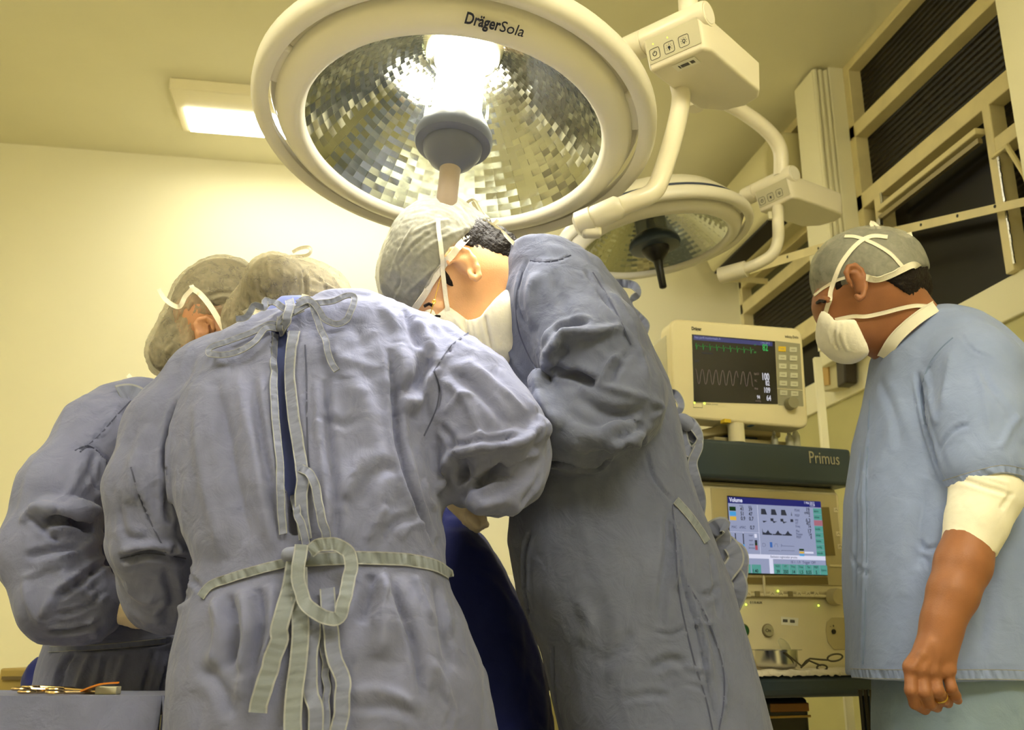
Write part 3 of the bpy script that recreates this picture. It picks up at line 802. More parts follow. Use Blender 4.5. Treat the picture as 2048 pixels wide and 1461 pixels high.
for q in range(16):
    if rn.random() < .75:
        x = 1566 + q * 1.6; y = 1239 + q * .12
        bc.prism([MP.hit(x, y + 6, -.003), MP.hit(x + 1.1, y + 6.1, -.003), MP.hit(x + 1.1, y, -.003), MP.hit(x, y, -.003)], -MP.n * .0003)
bc.build('barcode', M_dark, st)
dish = mpris('round_recess', [(1652, 1262), (1654, 1245), (1664, 1236), (1700, 1236), (1702, 1300), (1668, 1300), (1656, 1285)], -.004, -.002, M_mach2, bev=.001)
disc('gauge_port', 1668, 1264, .006, .004, M_dark, -.003, dish)
text('- +', MP.hit(1660, 1253, -.001), MP.ex, MP.ey, .012, M_dark, dish, 'port_lettering')
# shelf and underside
mbox('work_shelf', -.44, .26, .752, .806, -.50, .16, M_tablet, bev=.018)
dr = mbox('drawer_unit', -.43, .052, .652, .745, -.40, .02, mat('drawer_black', (26, 22, 18), .35), bev=.014)
mbox('drawer_trim', -.43, .053, .698, .704, .018, .022, mat('brass_trim', (170, 140, 80), .35, metal=.6), dr, .001)
mbox('amber_window', -.06, .050, .712, .732, .017, .0215, mat('amber_plastic', (150, 92, 30), .25), dr, .003)
mbox('rear_body', -.43, .20, .10, .745, -.50, -.41, mat('machine_olive', (176, 164, 96), .5), bev=.01)
mbox('blue_drawer', -.43, -.02, .60, .64, -.38, .0, mat('drawer_blue', (40, 50, 120), .4), bev=.006)
for a in (-.36, .20):
    for o_ in (-.42, .06):
        mbox('frame_leg', a - .015, a + .015, .06, .76, o_ - .015, o_ + .015, M_tablet, bev=.004)
        MB().lathe([(.0001, -.03), (.05, -.028), (.052, 0), (.05, .028), (.0001, .03)], MP.P(a, .052, o_), [MP.n, UP, MP.ex], 24).build('castor', M_black, am, smooth=True)
# ---------------------------------------------------------------- patient monitor on top of the machine
pm = empty('patient_monitor', MP.P(-.05, 1.40, -.05), 'cream patient monitor with green and white traces on its black screen, atop the anaesthesia machine', 'monitor')
am_ = math.radians(12.5)
mo = MP.P(-.05, 0, .03)
QM = Plane((mo[0], mo[1], 0), np.cos(am_) * RT + np.sin(am_) * FW, (0, 0, 1))
M_mon = mat('monitor_cream', (226, 214, 170), rough=0.4, coat=0.1)
M_mong = mat('monitor_grey', (150, 146, 118), rough=0.5)
def qp(nm, pts, o0, o1, m, par=pm, bev=0, **k): return mpris(nm, pts, o0, o1, m, par, bev, QM, **k)
def rounded(c, r, k=5):
    out = []; n = len(c)
    for i in range(n):
        p0, p, p1 = [np.array(c[j], float) for j in (i - 1, i, (i + 1) % n)]
        d0 = (p0 - p) / np.linalg.norm(p0 - p); d1 = (p1 - p) / np.linalg.norm(p1 - p)
        for q in range(k + 1):
            t = q / k; a_ = p + d0 * r; b_ = p + d1 * r
            out.append(tuple((1 - t) ** 2 * a_ + 2 * t * (1 - t) * p + t * t * b_))
    return out
outl = [(1348, 835), (1340, 637), (1604, 657), (1618, 858)]
shell = qp('shell', rounded(outl, 20), -.075, 0, M_mon, bev=.007)
qp('side_slot_panel', [(1331, 672), (1341, 660), (1347, 820), (1336, 775)], -.13, -.03, M_panelgrey, bev=.003)
scn = qp('screen', [(1388, 804), (1384, 669), (1550, 683), (1556, 809)], .0, .0012, mat('monitor_screen', (16, 10, 8), rough=.16))
qp('title_bar', [(1387, 680), (1387, 671), (1545, 685), (1545, 693)], .0012, .0016, em('bar_blue', (56, 64, 140), .55), scn)
def qt(t, px, py, h, m, nm='screen_lettering', par=scn, al='LEFT', bold=0, sx=.8, off=.0018): return text(t, QM.hit(px, py, off), QM.ex, QM.ey, h, m, par, nm, .0001, al, bold, sx)
E_g = em('trace_green', (40, 150, 60), .8); E_w = em('trace_white', (215, 215, 225), .9); E_w2 = em('trace_dim', (150, 130, 116), .6)
E_db = em('dim_blue', (60, 70, 90), .6)
def qline(pts, m, nm, r=.00055):
    MB().tube([QM.hit(x, y, .0018) for x, y in pts], r, 4).build(nm, m, scn)
pts = []
for i in range(9):
    x = 1391 + i * 13.6; y = 692.5 + i * 1.05
    pts += [(x, y), (x + 1.2, y - 6), (x + 2.2, y + 7), (x + 3.2, y), (x + 6, y - 2), (x + 8, y)]
qline(pts, E_g, 'heart_trace')
seg = [[], []]
for i in range(0, 116):
    x = 1391 + i; t = (i % 13.6) / 13.6
    base = 751 + i * .055
    yy = base - 13 * math.cos(2 * math.pi * t) * (1.0) + (4 if .3 < t < .7 else 0)
    seg[0 if i < 86 else 1].append((x, yy))
qline(seg[0], E_w2, 'oxygen_trace', .0005); qline(seg[1][4:], E_w2, 'oxygen_trace', .0005)
E_gn = em('number_green', (40, 170, 80), .9)
qt('82', 1525, 696, .026, E_gn, bold=.02, sx=.6)
qt('100', 1523, 754, .027, E_w, bold=.02, sx=.56); qt('82', 1531, 767, .019, E_w, bold=.02, sx=.62)
qt('109', 1527, 781, .021, E_w, bold=.015, sx=.62); qt('64', 1533, 797, .021, E_w, bold=.015, sx=.62); qt('94', 1514, 795, .014, E_w, bold=.015, sx=.62)
qt('SpO2', 1508, 748, .008, E_w2); qt('FC', 1509, 762, .008, E_w2); qt('PNI', 1509, 778, .008, E_w2); qt('mmHg', 1511, 802, .007, E_w2)
qt('Nao perfil monitorizado A', 1389, 675, .0085, em('bar_text', (150, 160, 210), .7)); qt('1 Mai 2012', 1521, 686, .0075, em('bar_text2', (150, 160, 210), .7))
qt('x1', 1508, 690, .008, E_g); qt('60', 1508, 705, .008, E_g)
qt('Monitoramento', 1404, 706, .006, E_db); qt('SpO2', 1389, 722, .007, E_db)
qt('Dräger', 1383, 657.5, .0135, M_print, 'maker_lettering', shell, bold=.02, sx=.72)
qt('Infinity Delta', 1570, 673.5, .0105, mat('print_grey', (92, 88, 70), .6), 'model_lettering', shell, bold=.01, sx=.72)
qp('keypad', [(1557, 811), (1551, 682), (1600, 688), (1607, 813)], 0, .001, M_mong, shell)
M_kc = mat('monitor_key', (196, 194, 166), .5); M_ky = mat('monitor_key_yellow', (222, 186, 30), .5)
for c in range(2):
    for r_ in range(6):
        px = 1564.5 + c * 22 + r_ * .6; py = 698 + c * 1.5 + r_ * 17.2 + (2.0 if r_ == 5 else 0)
        k = qp('key', [(px - 7.5, py + 5.2), (px - 7.5, py - 5.2), (px + 7.5, py - 4.6), (px + 7.5, py + 5.8)], .001, .0028, M_ky if (c, r_) == (0, 0) else M_kc, shell, bev=.0008)
        rm = MB(); rm.prism([QM.hit(px - 4, py + 1.0, .003), QM.hit(px + 4, py + 1.3, .003), QM.hit(px + 4, py - .2, .003), QM.hit(px - 4, py - .5, .003)], -QM.n * .0003); rm.build('key_print', M_mong, k)
qp('key_rule', [(1554, 778), (1554, 777), (1605, 780.5), (1605, 781.5)], .001, .0016, M_mon, shell)
disc('control_knob', 1579, 809, .0165, .022, mat('knob_grey', (142, 136, 104), .4), 0.001, shell, None, QM)
q = MB(); q.tube([QM.hit(x, y, .001) for x, y in [(1387, 805), (1404, 806), (1405, 816), (1387, 815), (1387, 805)]], .0006, 4); q.build('power_symbol_frame', M_mong, shell)
for x, y in [(1389, 806), (1409, 807)]: MB().lathe([(.0025, 0), (.0001, .0015)], QM.hit(x, y, .001), [QM.ex, QM.ey, QM.n], 12).build('indicator_light', M_led, shell)
qt('mains power', 1412, 808, .008, M_mong, 'mains_lettering', shell, off=.001)
# swivel mount under the monitor
mt = MB(); mt.box(MP.P(-.02, 1.420, -.12), (.10, .012, .07), [MP.ex, MP.ey, MP.n]); mt.build('mount_plate', M_mach2, pm, bevel=.006)
mt = MB(); mt.box(MP.P(-.03, 1.402, -.12), (.05, .012, .05), [MP.ex, MP.ey, MP.n]); mt.build('mount_neck', M_belld, pm, bevel=.006)
mt = MB(); mt.box(MP.P(-.02, 1.3835, -.12), (.12, .010, .09), [MP.ex, MP.ey, MP.n]); mt.build('mount_foot', M_mach2, pm, bevel=.004)
mt = MB(); mt.prism([MP.P(-.26, 1.385, -.03), MP.P(-.10, 1.43, -.03), MP.P(-.10, 1.405, -.03), MP.P(-.26, 1.372, -.03)], -MP.n * .03); mt.build('mount_strut', M_mach2, pm, bevel=.003)
# things on the top bar
zt = 1.3725
cyl = MB(); cyl.lathe([(.0001, 0), (.0215, 0), (.0215, .045), (.023, .048), (.0205, .050), (.0001, .050)], MP.P(-.094, zt, .004), [MP.ex, -MP.n, MP.ey], 32)
cu = cyl.build('white_cup', mat('cup_white', (238, 228, 190), .4), smooth=True); tag(cu, 'short white plastic cylinder standing on the blue top bar below the monitor', 'container')
M_bot = mat('clear_plastic_bottle', (206, 204, 180), rough=.25, alpha=.75)
for i, (px, hh, r_) in enumerate([(1549, .046, .009), (1579, .052, .011), (1592, .068, .011)]):
    a, _ = MP.loc(px, 880, -.02)
    root = empty('bottle', MP.P(a, zt, -.02), ['small clear dropper bottle leftmost behind the blue bar under the monitor', 'middle clear plastic bottle with a narrow nozzle under the monitor', 'tall clear plastic bottle with a screw cap nearest the monitor\'s right corner'][i], 'bottle', 'bottles on the machine top')
    MB().lathe([(.0001, 0), (r_, 0), (r_, hh * .55), (r_ * .6, hh * .7), (r_ * .35, hh * .74), (r_ * .35, hh * .8)], MP.P(a, zt, -.02), [MP.ex, -MP.n, MP.ey], 20).build('body', M_bot, root, smooth=True)
    MB().lathe([(r_ * .5, hh * .76), (r_ * .5, hh * .88), (r_ * .15, hh), (.0001, hh)] if i < 2 else [(.0001, hh * .78), (r_ * .62, hh * .78), (r_ * .6, hh), (.0001, hh)], MP.P(a, zt, -.02), [MP.ex, -MP.n, MP.ey], 20).build('cap', M_sticker, root, smooth=True)
cl = mpris('cable_clip', [(1449, 838), (1462, 839), (1462, 846), (1449, 845)], .03, .05, mat('clip_yellow', (224, 190, 40), .4), pm)
mpris('cable_clip', [(1502, 842), (1510, 843), (1509, 852), (1502, 851)], .0, .02, mat('clip_blue', (60, 96, 130), .4), pm)
# ---------------------------------------------------------------- on the shelf: paper, bowl, lid, scissors, forceps
zs = .8065
def SH(px, py, off): return MP.hit(px, py, off)
pa = MB(); rn = random.Random(8)
# crumpled cloth: grid over the shelf with frayed front edge
def sheet(nm, a0, a1, o0, o1, m, lab, cat):
    nx, ny = 70, 20; vs = []
    for j in range(ny + 1):
        for i in range(nx + 1):
            a = a0 + (a1 - a0) * i / nx; o_ = o0 + (o1 - o0) * j / ny
            z = zs + .003 + .004 * noise.noise(Vector((a * 40, o_ * 40, 0))) + .002 * noise.noise(Vector((a * 130, o_ * 90, 4)))
            if j >= ny - 1: o_ += .006 * noise.noise(Vector((a * 120, 1, 2)))
            if j == ny: z = zs - .006 + .006 * noise.noise(Vector((a * 90, 7, 2)))
            vs.append(MP.P(a, max(z, zs + .0008) if j < ny else z, o_))
    fs = [(j * (nx + 1) + i, j * (nx + 1) + i + 1, (j + 1) * (nx + 1) + i + 1, (j + 1) * (nx + 1) + i) for j in range(ny) for i in range(nx)]
    o = MB().add(vs, fs).build(nm, m, smooth=True); md = o.modifiers.new('th', 'SOLIDIFY'); md.thickness = .002; md.offset = 1
    tag(o, lab, cat); return o
sheet('gauze_cloth', -.20, .215, .012, .166, mat('gauze_white', (226, 216, 190), .9, bump=.6, bscale=300), 'crumpled white gauze cloth with a frayed edge on the blue shelf', 'cloth')
ba, _ = MP.loc(1553, 1320, .08); zb = zs + .009
bo = empty('steel_bowl', MP.P(ba, zb, .08), 'shallow polished steel bowl with a flat rim on the white gauze', 'bowl')
MB().lathe([(.0001, 0), (.040, 0), (.048, .005), (.050, .012), (.050, .040), (.0605, .041), (.0610, .0425), (.049, .0427), (.048, .012), (.044, .006), (.0001, .004)], MP.P(ba, zb, .08), [MP.ex, -MP.n, MP.ey], 56).build('bowl_wall', M_chrome, bo, smooth=True)
li = MB(); la = .5
lax = [MP.ex * math.cos(la) - MP.ey * math.sin(la), MP.n * .75 + MP.ey * .45 * 1.0, None]
lax[1] = -MP.n * .45 + MP.ey * .55 + MP.ex * .3; lax[1] -= lax[0] * (lax[1] @ lax[0]); lax[1] /= np.linalg.norm(lax[1]); lax[2] = np.cross(lax[0], lax[1])
li.lathe([(.0001, .004), (.012, .003), (.018, 0), (.0195, -.001), (.018, -.002), (.0001, 0)], MP.P(ba + .022, zb + .052, .085), lax, 32)
lo = li.build('glass_lid', mat('clear_lid', (196, 190, 150), .15, alpha=.5), smooth=True); tag(lo, 'small round clear lid leaning up out of the steel bowl', 'lid')
# scissors
sp = lambda px, py, o_: SH(px, py, o_)
si = empty('surgical_scissors', sp(1640, 1330, .11), 'dark steel surgical scissors with ring handles lying open on the gauze', 'scissors')
A_ = [sp(1602, 1336, .12), sp(1612, 1323, .12), sp(1620, 1318, .12), sp(1640, 1320, .12), sp(1655, 1321, .12)]
rg = [sp(1655 + 15 + 15 * math.cos(t), 1316 + 7 * math.sin(t) - 5 * math.cos(t) * .4, .12) for t in np.linspace(2.9, 2.9 + 2 * math.pi, 26)]
M_sc = mat('scissor_steel', (96, 90, 74), rough=.3, metal=.9)
MB().tube(A_, .0022, 8).build('shank', M_sc, si, smooth=True); MB().tube(rg, .0022, 8).build('finger_ring', M_sc, si, smooth=True)
B_ = [sp(1602, 1336, .12), sp(1618, 1322, .115), sp(1632, 1328, .12), sp(1642, 1332, .125)]
rg = [sp(1644 + 10 * math.cos(t), 1336 + 5.5 * math.sin(t), .13) for t in np.linspace(0, 2 * math.pi, 26)]
MB().tube(B_, .0022, 8).build('shank', M_sc, si, smooth=True); MB().tube(rg, .0022, 8).build('finger_ring', M_sc, si, smooth=True)
fo = MB(); fo.prism([sp(1568, 1306, .135), sp(1602, 1334, .135), sp(1607, 1334, .135), sp(1572, 1305, .135)], -MP.n * .003)
tag(fo.build('forceps', M_sc, bevel=.001), 'slim steel forceps leaning against the front of the bowl', 'forceps')
# bundle of dark tubes hanging to the right of the machine
for i in range(5):
    px = 1720 + i * 11
    o = MB().tube([X(px, 1380, 2.05), X(px, 1380, 2.05) * [1, 1, .5], X(px, 1380, 2.05) * [1, 1, 0]], .004, 8).build('hose', mat('hose_olive_%d' % i, (60 + 20 * (i % 3), 54 + 18 * (i % 3), 36 + 10 * (i % 3)), .4), smooth=True)
    tag(o, 'dark hose hanging straight down beside the blue shelf, behind the standing man\'s tunic', 'hose', 'hoses beside the shelf')
# ================================================================ SCULPTING BY DISTANCE FIELDS
class Sculpt:
    """collects rounded primitives, blends them smoothly and skins them as one continuous surface"""
    def __init__(s): s.p = []
    def ball(s, c, r, k=.02, op='u', R=None):
        r = np.array([r] * 3 if np.isscalar(r) else r, float); s.p.append(('ell', np.array(c, float), r, R, k, op)); return s
    def cone(s, a, b, ra, rb, k=.02, op='u', flat=None):
        s.p.append(('cone', np.array(a, float), np.array(b, float), ra, rb, flat, k, op)); return s
    def chain(s, pts, k=.02, op='u', flat=None):
        """pts: (px,py,V,r_px)"""
        q = [(X(p[0], p[1], p[2]), p[3] * mpp(p[0], p[1], p[2])) for p in pts]
        if len(q) == 1: return s.ball(q[0][0], q[0][1], k, op)
        for (a, ra), (b, rb) in zip(q[:-1], q[1:]): s.cone(a, b, ra, rb, k, op, flat)
        return s
    def loft(s, levels, k=.03, op='u', e=2.4):
        """levels: (py, xl, xr, V, half depth[m]) seen outline of a body standing at V"""
        rows = []
        for py, xl, xr, V, d in levels:
            c = X((xl + xr) / 2, py, V); rows.append((c[2], c @ RT, c @ FW, (xr - xl) / 2 * mpp((xl + xr) / 2, py, V), d))
        rows.sort(); s.p.append(('loft', np.array(rows), e, k, op)); return s
    def cut(s, a, b, flip=False, k=.006):
        """removes everything below the line a-b (px,py,V) seen from the camera"""
        A = X(*a); B = X(*b); n = np.cross(B - A, FW); n /= np.linalg.norm(n)
        if (n[2] > 0) != flip: n = -n
        s.p.append(('half', A, n, k, 's')); return s
    def cut2(s, a, b, c, k=.004, flip=False):
        A, B, C = X(*a), X(*b), X(*c); n1 = np.cross(B - A, FW); n2 = np.cross(C - B, FW)
        n1 /= np.linalg.norm(n1); n2 /= np.linalg.norm(n2)
        if n1[2] > 0: n1 = -n1
        if n2[2] > 0: n2 = -n2
        if flip: n1, n2 = -n1, -n2
        s.p.append(('wedge', B, n1, n2, k, 's')); return s
    def _bounds(s, p):
        if p[0] == 'wedge': return np.full(3, -50.), np.full(3, 50.)
        if p[0] == 'half': return np.full(3, -50.), np.full(3, 50.)
        if p[0] == 'ell': m = p[2].max(); return p[1] - m, p[1] + m
        if p[0] == 'cone':
            return np.minimum(p[1] - p[3], p[2] - p[4]), np.maximum(p[1] + p[3], p[2] + p[4])
        r = p[1]; cs = []
        for z, u, v, a, d in r:
            for su in (-1, 1):
                for sv in (-1, 1): cs.append(RT * (u + su * a) + FW * (v + sv * d) + UP * z)
        cs = np.array(cs); return cs.min(0), cs.max(0)
    def field(s, p, P):
        if p[0] == 'wedge':
            q = P - p[1].astype(np.float32); return np.maximum(-(q @ p[2].astype(np.float32)), -(q @ p[3].astype(np.float32)))
        if p[0] == 'half': return -((P - p[1].astype(np.float32)) @ p[2].astype(np.float32))
        if p[0] == 'ell':
            q = P - p[1].astype(np.float32)
            if p[3] is not None: q = q @ np.array(p[3], np.float32).T
            r = p[2].astype(np.float32); k0 = np.sqrt((q / r) ** 2 @ np.ones(3, np.float32)); k1 = np.sqrt((q / (r * r)) ** 2 @ np.ones(3, np.float32))
            return k0 * (k0 - 1) / np.maximum(k1, 1e-6)
        if p[0] == 'cone':
            a, b = p[1].astype(np.float32), p[2].astype(np.float32); ab = b - a; q = P - a
            t = np.clip(q @ ab / max(ab @ ab, 1e-12), 0, 1)
            d = q - t[..., None] * ab
            if p[5] is not None:
                n, f = np.array(p[5][0], np.float32), p[5][1]; n = n / np.linalg.norm(n); d = d + (d @ n)[..., None] * n * (1 / f - 1)
            return np.sqrt((d * d).sum(-1)) - (p[3] + (p[4] - p[3]) * t)
        r = p[1]; z = P[..., 2]
        U = np.interp(z, r[:, 0], r[:, 1]); V = np.interp(z, r[:, 0], r[:, 2]); A = np.interp(z, r[:, 0], r[:, 3]); D = np.interp(z, r[:, 0], r[:, 4])
        u = np.abs(P @ RT.astype(np.float32) - U) / A; v = np.abs(P @ FW.astype(np.float32) - V) / D
        e = p[2]; n = (u ** e + v ** e) ** (1 / e)
        d = (n - 1) * np.minimum(A, D)
        return np.maximum(d, np.maximum(z - r[-1, 0], r[0, 0] - z)).astype(np.float32)
    def mesh(s, vox, smooth=2):
        bs = [s._bounds(p) for p in s.p if p[-1] == 'u' or p[0] != 'zz']
        bs = [b for b, p in zip(bs, s.p) if p[-1] == 'u']
        lo = np.min([b[0] for b in bs], 0) - 3 * vox - .01; hi = np.max([b[1] for b in bs], 0) + 3 * vox + .01
        n = np.ceil((hi - lo) / vox).astype(int) + 1
        F = np.full(n, 0.5, np.float32)
        gx = [lo[i] + vox * np.arange(n[i]) for i in range(3)]
        for p in s.p:
            b0, b1 = s._bounds(p); k = p[-2]; m = k + 4 * vox
            i0 = np.clip(np.floor((b0 - m - lo) / vox).astype(int), 0, n); i1 = np.clip(np.ceil((b1 + m - lo) / vox).astype(int) + 1, 0, n)
            if (i1 <= i0).any(): continue
            P = np.stack(np.meshgrid(*[gx[i][i0[i]:i1[i]] for i in range(3)], indexing='ij'), -1).astype(np.float32)
            d = s.field(p, P); sl = tuple(slice(i0[i], i1[i]) for i in range(3)); f = F[sl]
            if p[-1] == 'u':
                h = np.maximum(k - np.abs(f - d), 0) / max(k, 1e-6); F[sl] = np.minimum(f, d) - h * h * k * .25
            else:
                d = -d; h = np.maximum(k - np.abs(f - d), 0) / max(k, 1e-6); F[sl] = np.maximum(f, d) + h * h * k * .25
        return surface(F, lo, vox, smooth)

def surface(F, lo, vox, smooth):
    n = np.array(F.shape); S = F < 0
    c = np.zeros(n - 1, np.int8)
    for dx in (0, 1):
        for dy in (0, 1):
            for dz in (0, 1): c += S[dx:n[0] - 1 + dx, dy:n[1] - 1 + dy, dz:n[2] - 1 + dz]
    act = (c > 0) & (c < 8); idx = -np.ones(n - 1, np.int64); I = np.argwhere(act); idx[act] = np.arange(len(I))
    acc = np.zeros((len(I), 3)); cnt = np.zeros(len(I))
    for ax in range(3):
        o1, o2 = [a for a in range(3) if a != ax]
        for a in (0, 1):
            for b in (0, 1):
                p0 = I.copy(); p0[:, o1] += a; p0[:, o2] += b; p1 = p0.copy(); p1[:, ax] += 1
                f0 = F[tuple(p0.T)]; f1 = F[tuple(p1.T)]; m = (f0 < 0) != (f1 < 0)
                t = np.where(m, f0 / np.where(m, f0 - f1, 1), 0)
                q = p0.astype(float); q[:, ax] += t; acc[m] += q[m]; cnt[m] += 1
    V = lo + vox * acc / cnt[:, None]
    Q = []
    for ax in range(3):
        o1, o2 = (ax + 1) % 3, (ax + 2) % 3
        sl0 = [slice(None)] * 3; sl1 = [slice(None)] * 3
        sl0[ax] = slice(0, n[ax] - 1); sl1[ax] = slice(1, n[ax])
        a = S[tuple(sl0)]; b = S[tuple(sl1)]
        E = np.argwhere(a != b); E = E[(E[:, o1] > 0) & (E[:, o2] > 0) & (E[:, o1] < n[o1] - 1) & (E[:, o2] < n[o2] - 1)]
        sg = a[tuple(E.T)]
        def cell(d1, d2):
            q = E.copy(); q[:, o1] -= d1; q[:, o2] -= d2; return idx[tuple(q.T)]
        q = np.stack([cell(1, 1), cell(0, 1), cell(0, 0), cell(1, 0)], 1)
        q[~sg] = q[~sg][:, ::-1]; Q.append(q)
    Q = np.concatenate(Q)
    vol = (V[Q[:, 0]] * np.cross(V[Q[:, 1]], V[Q[:, 2]])).sum() + (V[Q[:, 0]] * np.cross(V[Q[:, 2]], V[Q[:, 3]])).sum()
    if vol < 0: Q = Q[:, ::-1].copy()
    for _ in range(smooth): V = relax(V, Q, .5)
    return V, Q

def relax(V, Q, w=.5):
    s = np.zeros_like(V); c = np.zeros(len(V))
    for a, b in ((0, 1), (1, 2), (2, 3), (3, 0)):
        for i, j in ((a, b), (b, a)):
            for ax in range(3): s[:, ax] += np.bincount(Q[:, i], V[Q[:, j], ax], len(V))
            c += np.bincount(Q[:, i], minlength=len(V))
    return V * (1 - w) + s / np.maximum(c, 1)[:, None] * w

def vnorm(V, Q):
    n = np.cross(V[Q[:, 2]] - V[Q[:, 0]], V[Q[:, 3]] - V[Q[:, 1]]); N = np.zeros_like(V)
    for i in range(4):
        for ax in range(3): N[:, ax] += np.bincount(Q[:, i], n[:, ax], len(V))
    return N / np.maximum(np.linalg.norm(N, axis=1), 1e-12)[:, None]

def to_obj(name, V, Q, m, parent=None, mi=None):
    me = bpy.data.meshes.new(name)
    me.vertices.add(len(V)); me.vertices.foreach_set('co', V.astype(np.float32).ravel())
    me.loops.add(Q.size); me.loops.foreach_set('vertex_index', Q.ravel().astype(np.int32))
    me.polygons.add(len(Q)); me.polygons.foreach_set('loop_start', np.arange(0, Q.size, 4, dtype=np.int32))
    me.update(calc_edges=True); me.validate()
    return link(name, me, m, parent, smooth=True)

def merge(parts):
    V = []; Q = []; o = 0
    for v, q in parts: V.append(v); Q.append(q + o); o += len(v)
    return np.concatenate(V), np.concatenate(Q)

def bvh(V, Q): return BVHTree.FromPolygons([tuple(v) for v in V.tolist()], [tuple(q) for q in Q.tolist()])

def cast(tree, px, py, lift=0.0, V=None):
    """first surface seen through (px,py): returns point lifted towards the outside, and the normal"""
    r = ray(px, py); r = r / np.linalg.norm(r)
    h = tree.ray_cast(Vector(CAM), Vector(r))
    if h[0] is None:
        p = X(px, py, V if V else 1.6); n = -r
        q = tree.find_nearest(Vector(p))
        if V is None and q[0] is not None:
            p = np.array(q[0]); n = np.array(q[1])
        return p + n * lift, n
    n = np.array(h[1]);
    if n @ r > 0: n = -n
    return np.array(h[0]) + n * lift, n

# ---- cloth relief: travelling folds and hand placed creases
def wavy(P, seed, freq, n=6, ax=None, st=1.0):
    rg = np.random.default_rng(seed); out = np.zeros(len(P))
    for i in range(n):
        d = rg.normal(size=3); 
        if ax is not None: d = d - ax * (d @ ax) * (1 - 1 / st)
        d /= np.linalg.norm(d); f = freq * rg.uniform(.6, 1.7)
        out += np.sin(P @ d * f + rg.uniform(0, 6.28) + 1.2 * np.sin(P @ rg.normal(size=3) * f * .35 + rg.uniform(0, 6)))
    return out / math.sqrt(n)

def relief(V, Q, seed, amp=.004, freq=28, fine=.0015, ax=UP, st=5.0, crisp=1.0):
    N = vnorm(V, Q); d = np.zeros(len(V))
    lowm = np.tanh(wavy(V, seed + 7, freq * .35, 4) * 1.2)
    for k, (f, a_) in enumerate(((1.0, 1.0), (2.1, .55), (4.0, .28))):
        a = wavy(V, seed + 3 * k, freq * f, 6, ax, st); b = wavy(V, seed + 3 * k + 1, freq * f, 6, ax, st * .6)
        m = .5 + .5 * np.tanh(wavy(V, seed + 3 * k + 2, freq * f * .5, 4) * 1.5)
        d += a_ * amp * (1.1 * crisp * np.exp(-(a * 2.4) ** 2) * m - .9 * crisp * np.exp(-(b * 2.6) ** 2) * (1 - m) + .35 * np.tanh(a))
    d += amp * .5 * lowm + fine * .4 * wavy(V, seed + 40, freq * 6, 6)
    return V + N * d[:, None]

def smin_w(t): return t

def creases(V, Q, tree, strokes, vis=None):
    """strokes: (pixel polyline, width_px, height_m[, V]); + ridge, - valley.  Each stroke is laid on the cloth in 3-D."""
    N = vnorm(V, Q); D = np.zeros(len(V)); pj = proj(V)
    face = ((CAM - V) * N).sum(1) > -0.05
    for st in strokes:
        pts, wpx, h = st[0], st[1], st[2]
        P3 = [cast(tree, *p)[0] for p in pts]
        C3 = np.array(catmull(P3, 6)) if len(P3) > 2 else np.array([P3[0] + (P3[1] - P3[0]) * t for t in np.linspace(0, 1, 6)])
        w = wpx * mpp(*pts[len(pts) // 2], 1.6 if len(st) < 4 else st[3])
        lo = C3.min(0) - 3 * w; hi = C3.max(0) + 3 * w
        m = np.where(((V > lo) & (V < hi)).all(1) & face)[0]
        if not len(m): continue
        P = V[m]; best = np.full(len(m), 1e9); bt = np.zeros(len(m)); bs = np.zeros(len(m))
        n_ = len(C3) - 1
        for i in range(n_):
            a, b = C3[i], C3[i + 1]; ab = b - a; t = np.clip((P - a) @ ab / max(ab @ ab, 1e-12), 0, 1)
            d = np.linalg.norm(P - a - t[:, None] * ab, axis=1); g = d < best; best[g] = d[g]; bt[g] = (i + t[g]) / n_
        taper = np.clip(np.minimum(bt, 1 - bt) * 5, 0, 1) ** .7 if len(st) < 5 else 1.0
        x = best / w
        if h > 0: f = np.exp(-x * x * 1.3)
        else: f = np.exp(-np.abs(x) ** 1.5 * 1.7) - .35 * np.exp(-((x - 1.6) ** 2) * 1.6)
        D[m] += h * f * taper
    return V + N * D[:, None]

def resample(C, Nn, step=.0034):
    C = np.array(C); Nn = np.array(Nn); s_ = np.r_[0, np.cumsum(np.linalg.norm(np.diff(C, axis=0), axis=1))]
    n = max(4, int(s_[-1] / step)); q = np.linspace(0, s_[-1], n)
    f = lambda A: np.stack([np.interp(q, s_, A[:, i]) for i in range(3)], 1)
    return list(f(C)), list(f(Nn))

def tape(tree, pts, width_px, m, name, parent, lift=.004, V=1.55, th=.0011, sub=9, rim=True, pucker=.0012, sm=2):
    """sewn cloth tape lying on / hanging over the body along a pixel path; a 3rd entry of a point is extra lift in metres"""
    P2 = np.array(catmull([np.array([p[0], p[1], p[2] if len(p) > 2 else 0]) for p in pts], sub))
    C = []; NN = []
    for a, b, ex in P2:
        q, n = cast(tree, a, b, 0, V)
        to = CAM - q; to /= np.linalg.norm(to); nn = n * .6 + to * .6; nn /= np.linalg.norm(nn)
        C.append(q + nn * (lift + ex)); NN.append(to * .6 + n * .7)
    C = np.array(C); NN = np.array(NN)
    for _ in range(sm):
        C[1:-1] = (C[:-2] + C[1:-1] * 2 + C[2:]) / 4; NN[1:-1] = (NN[:-2] + NN[1:-1] * 2 + NN[2:]) / 4
    C, NN = resample(C, NN)
    w = width_px * mpp(pts[0][0], pts[0][1], V)
    b = MB(); b.ribbon(C, NN, w, th, 0, 1 if rim else None, pucker)
    return b.build(name, [m, M_edge] if rim else m, parent, smooth=True, angle=60)

def seam(tree, pts, m, name, parent, w=2.8, V=1.55): return tape(tree, pts, w, m, name, parent, .0004, V, .0004, rim=False, pucker=0)
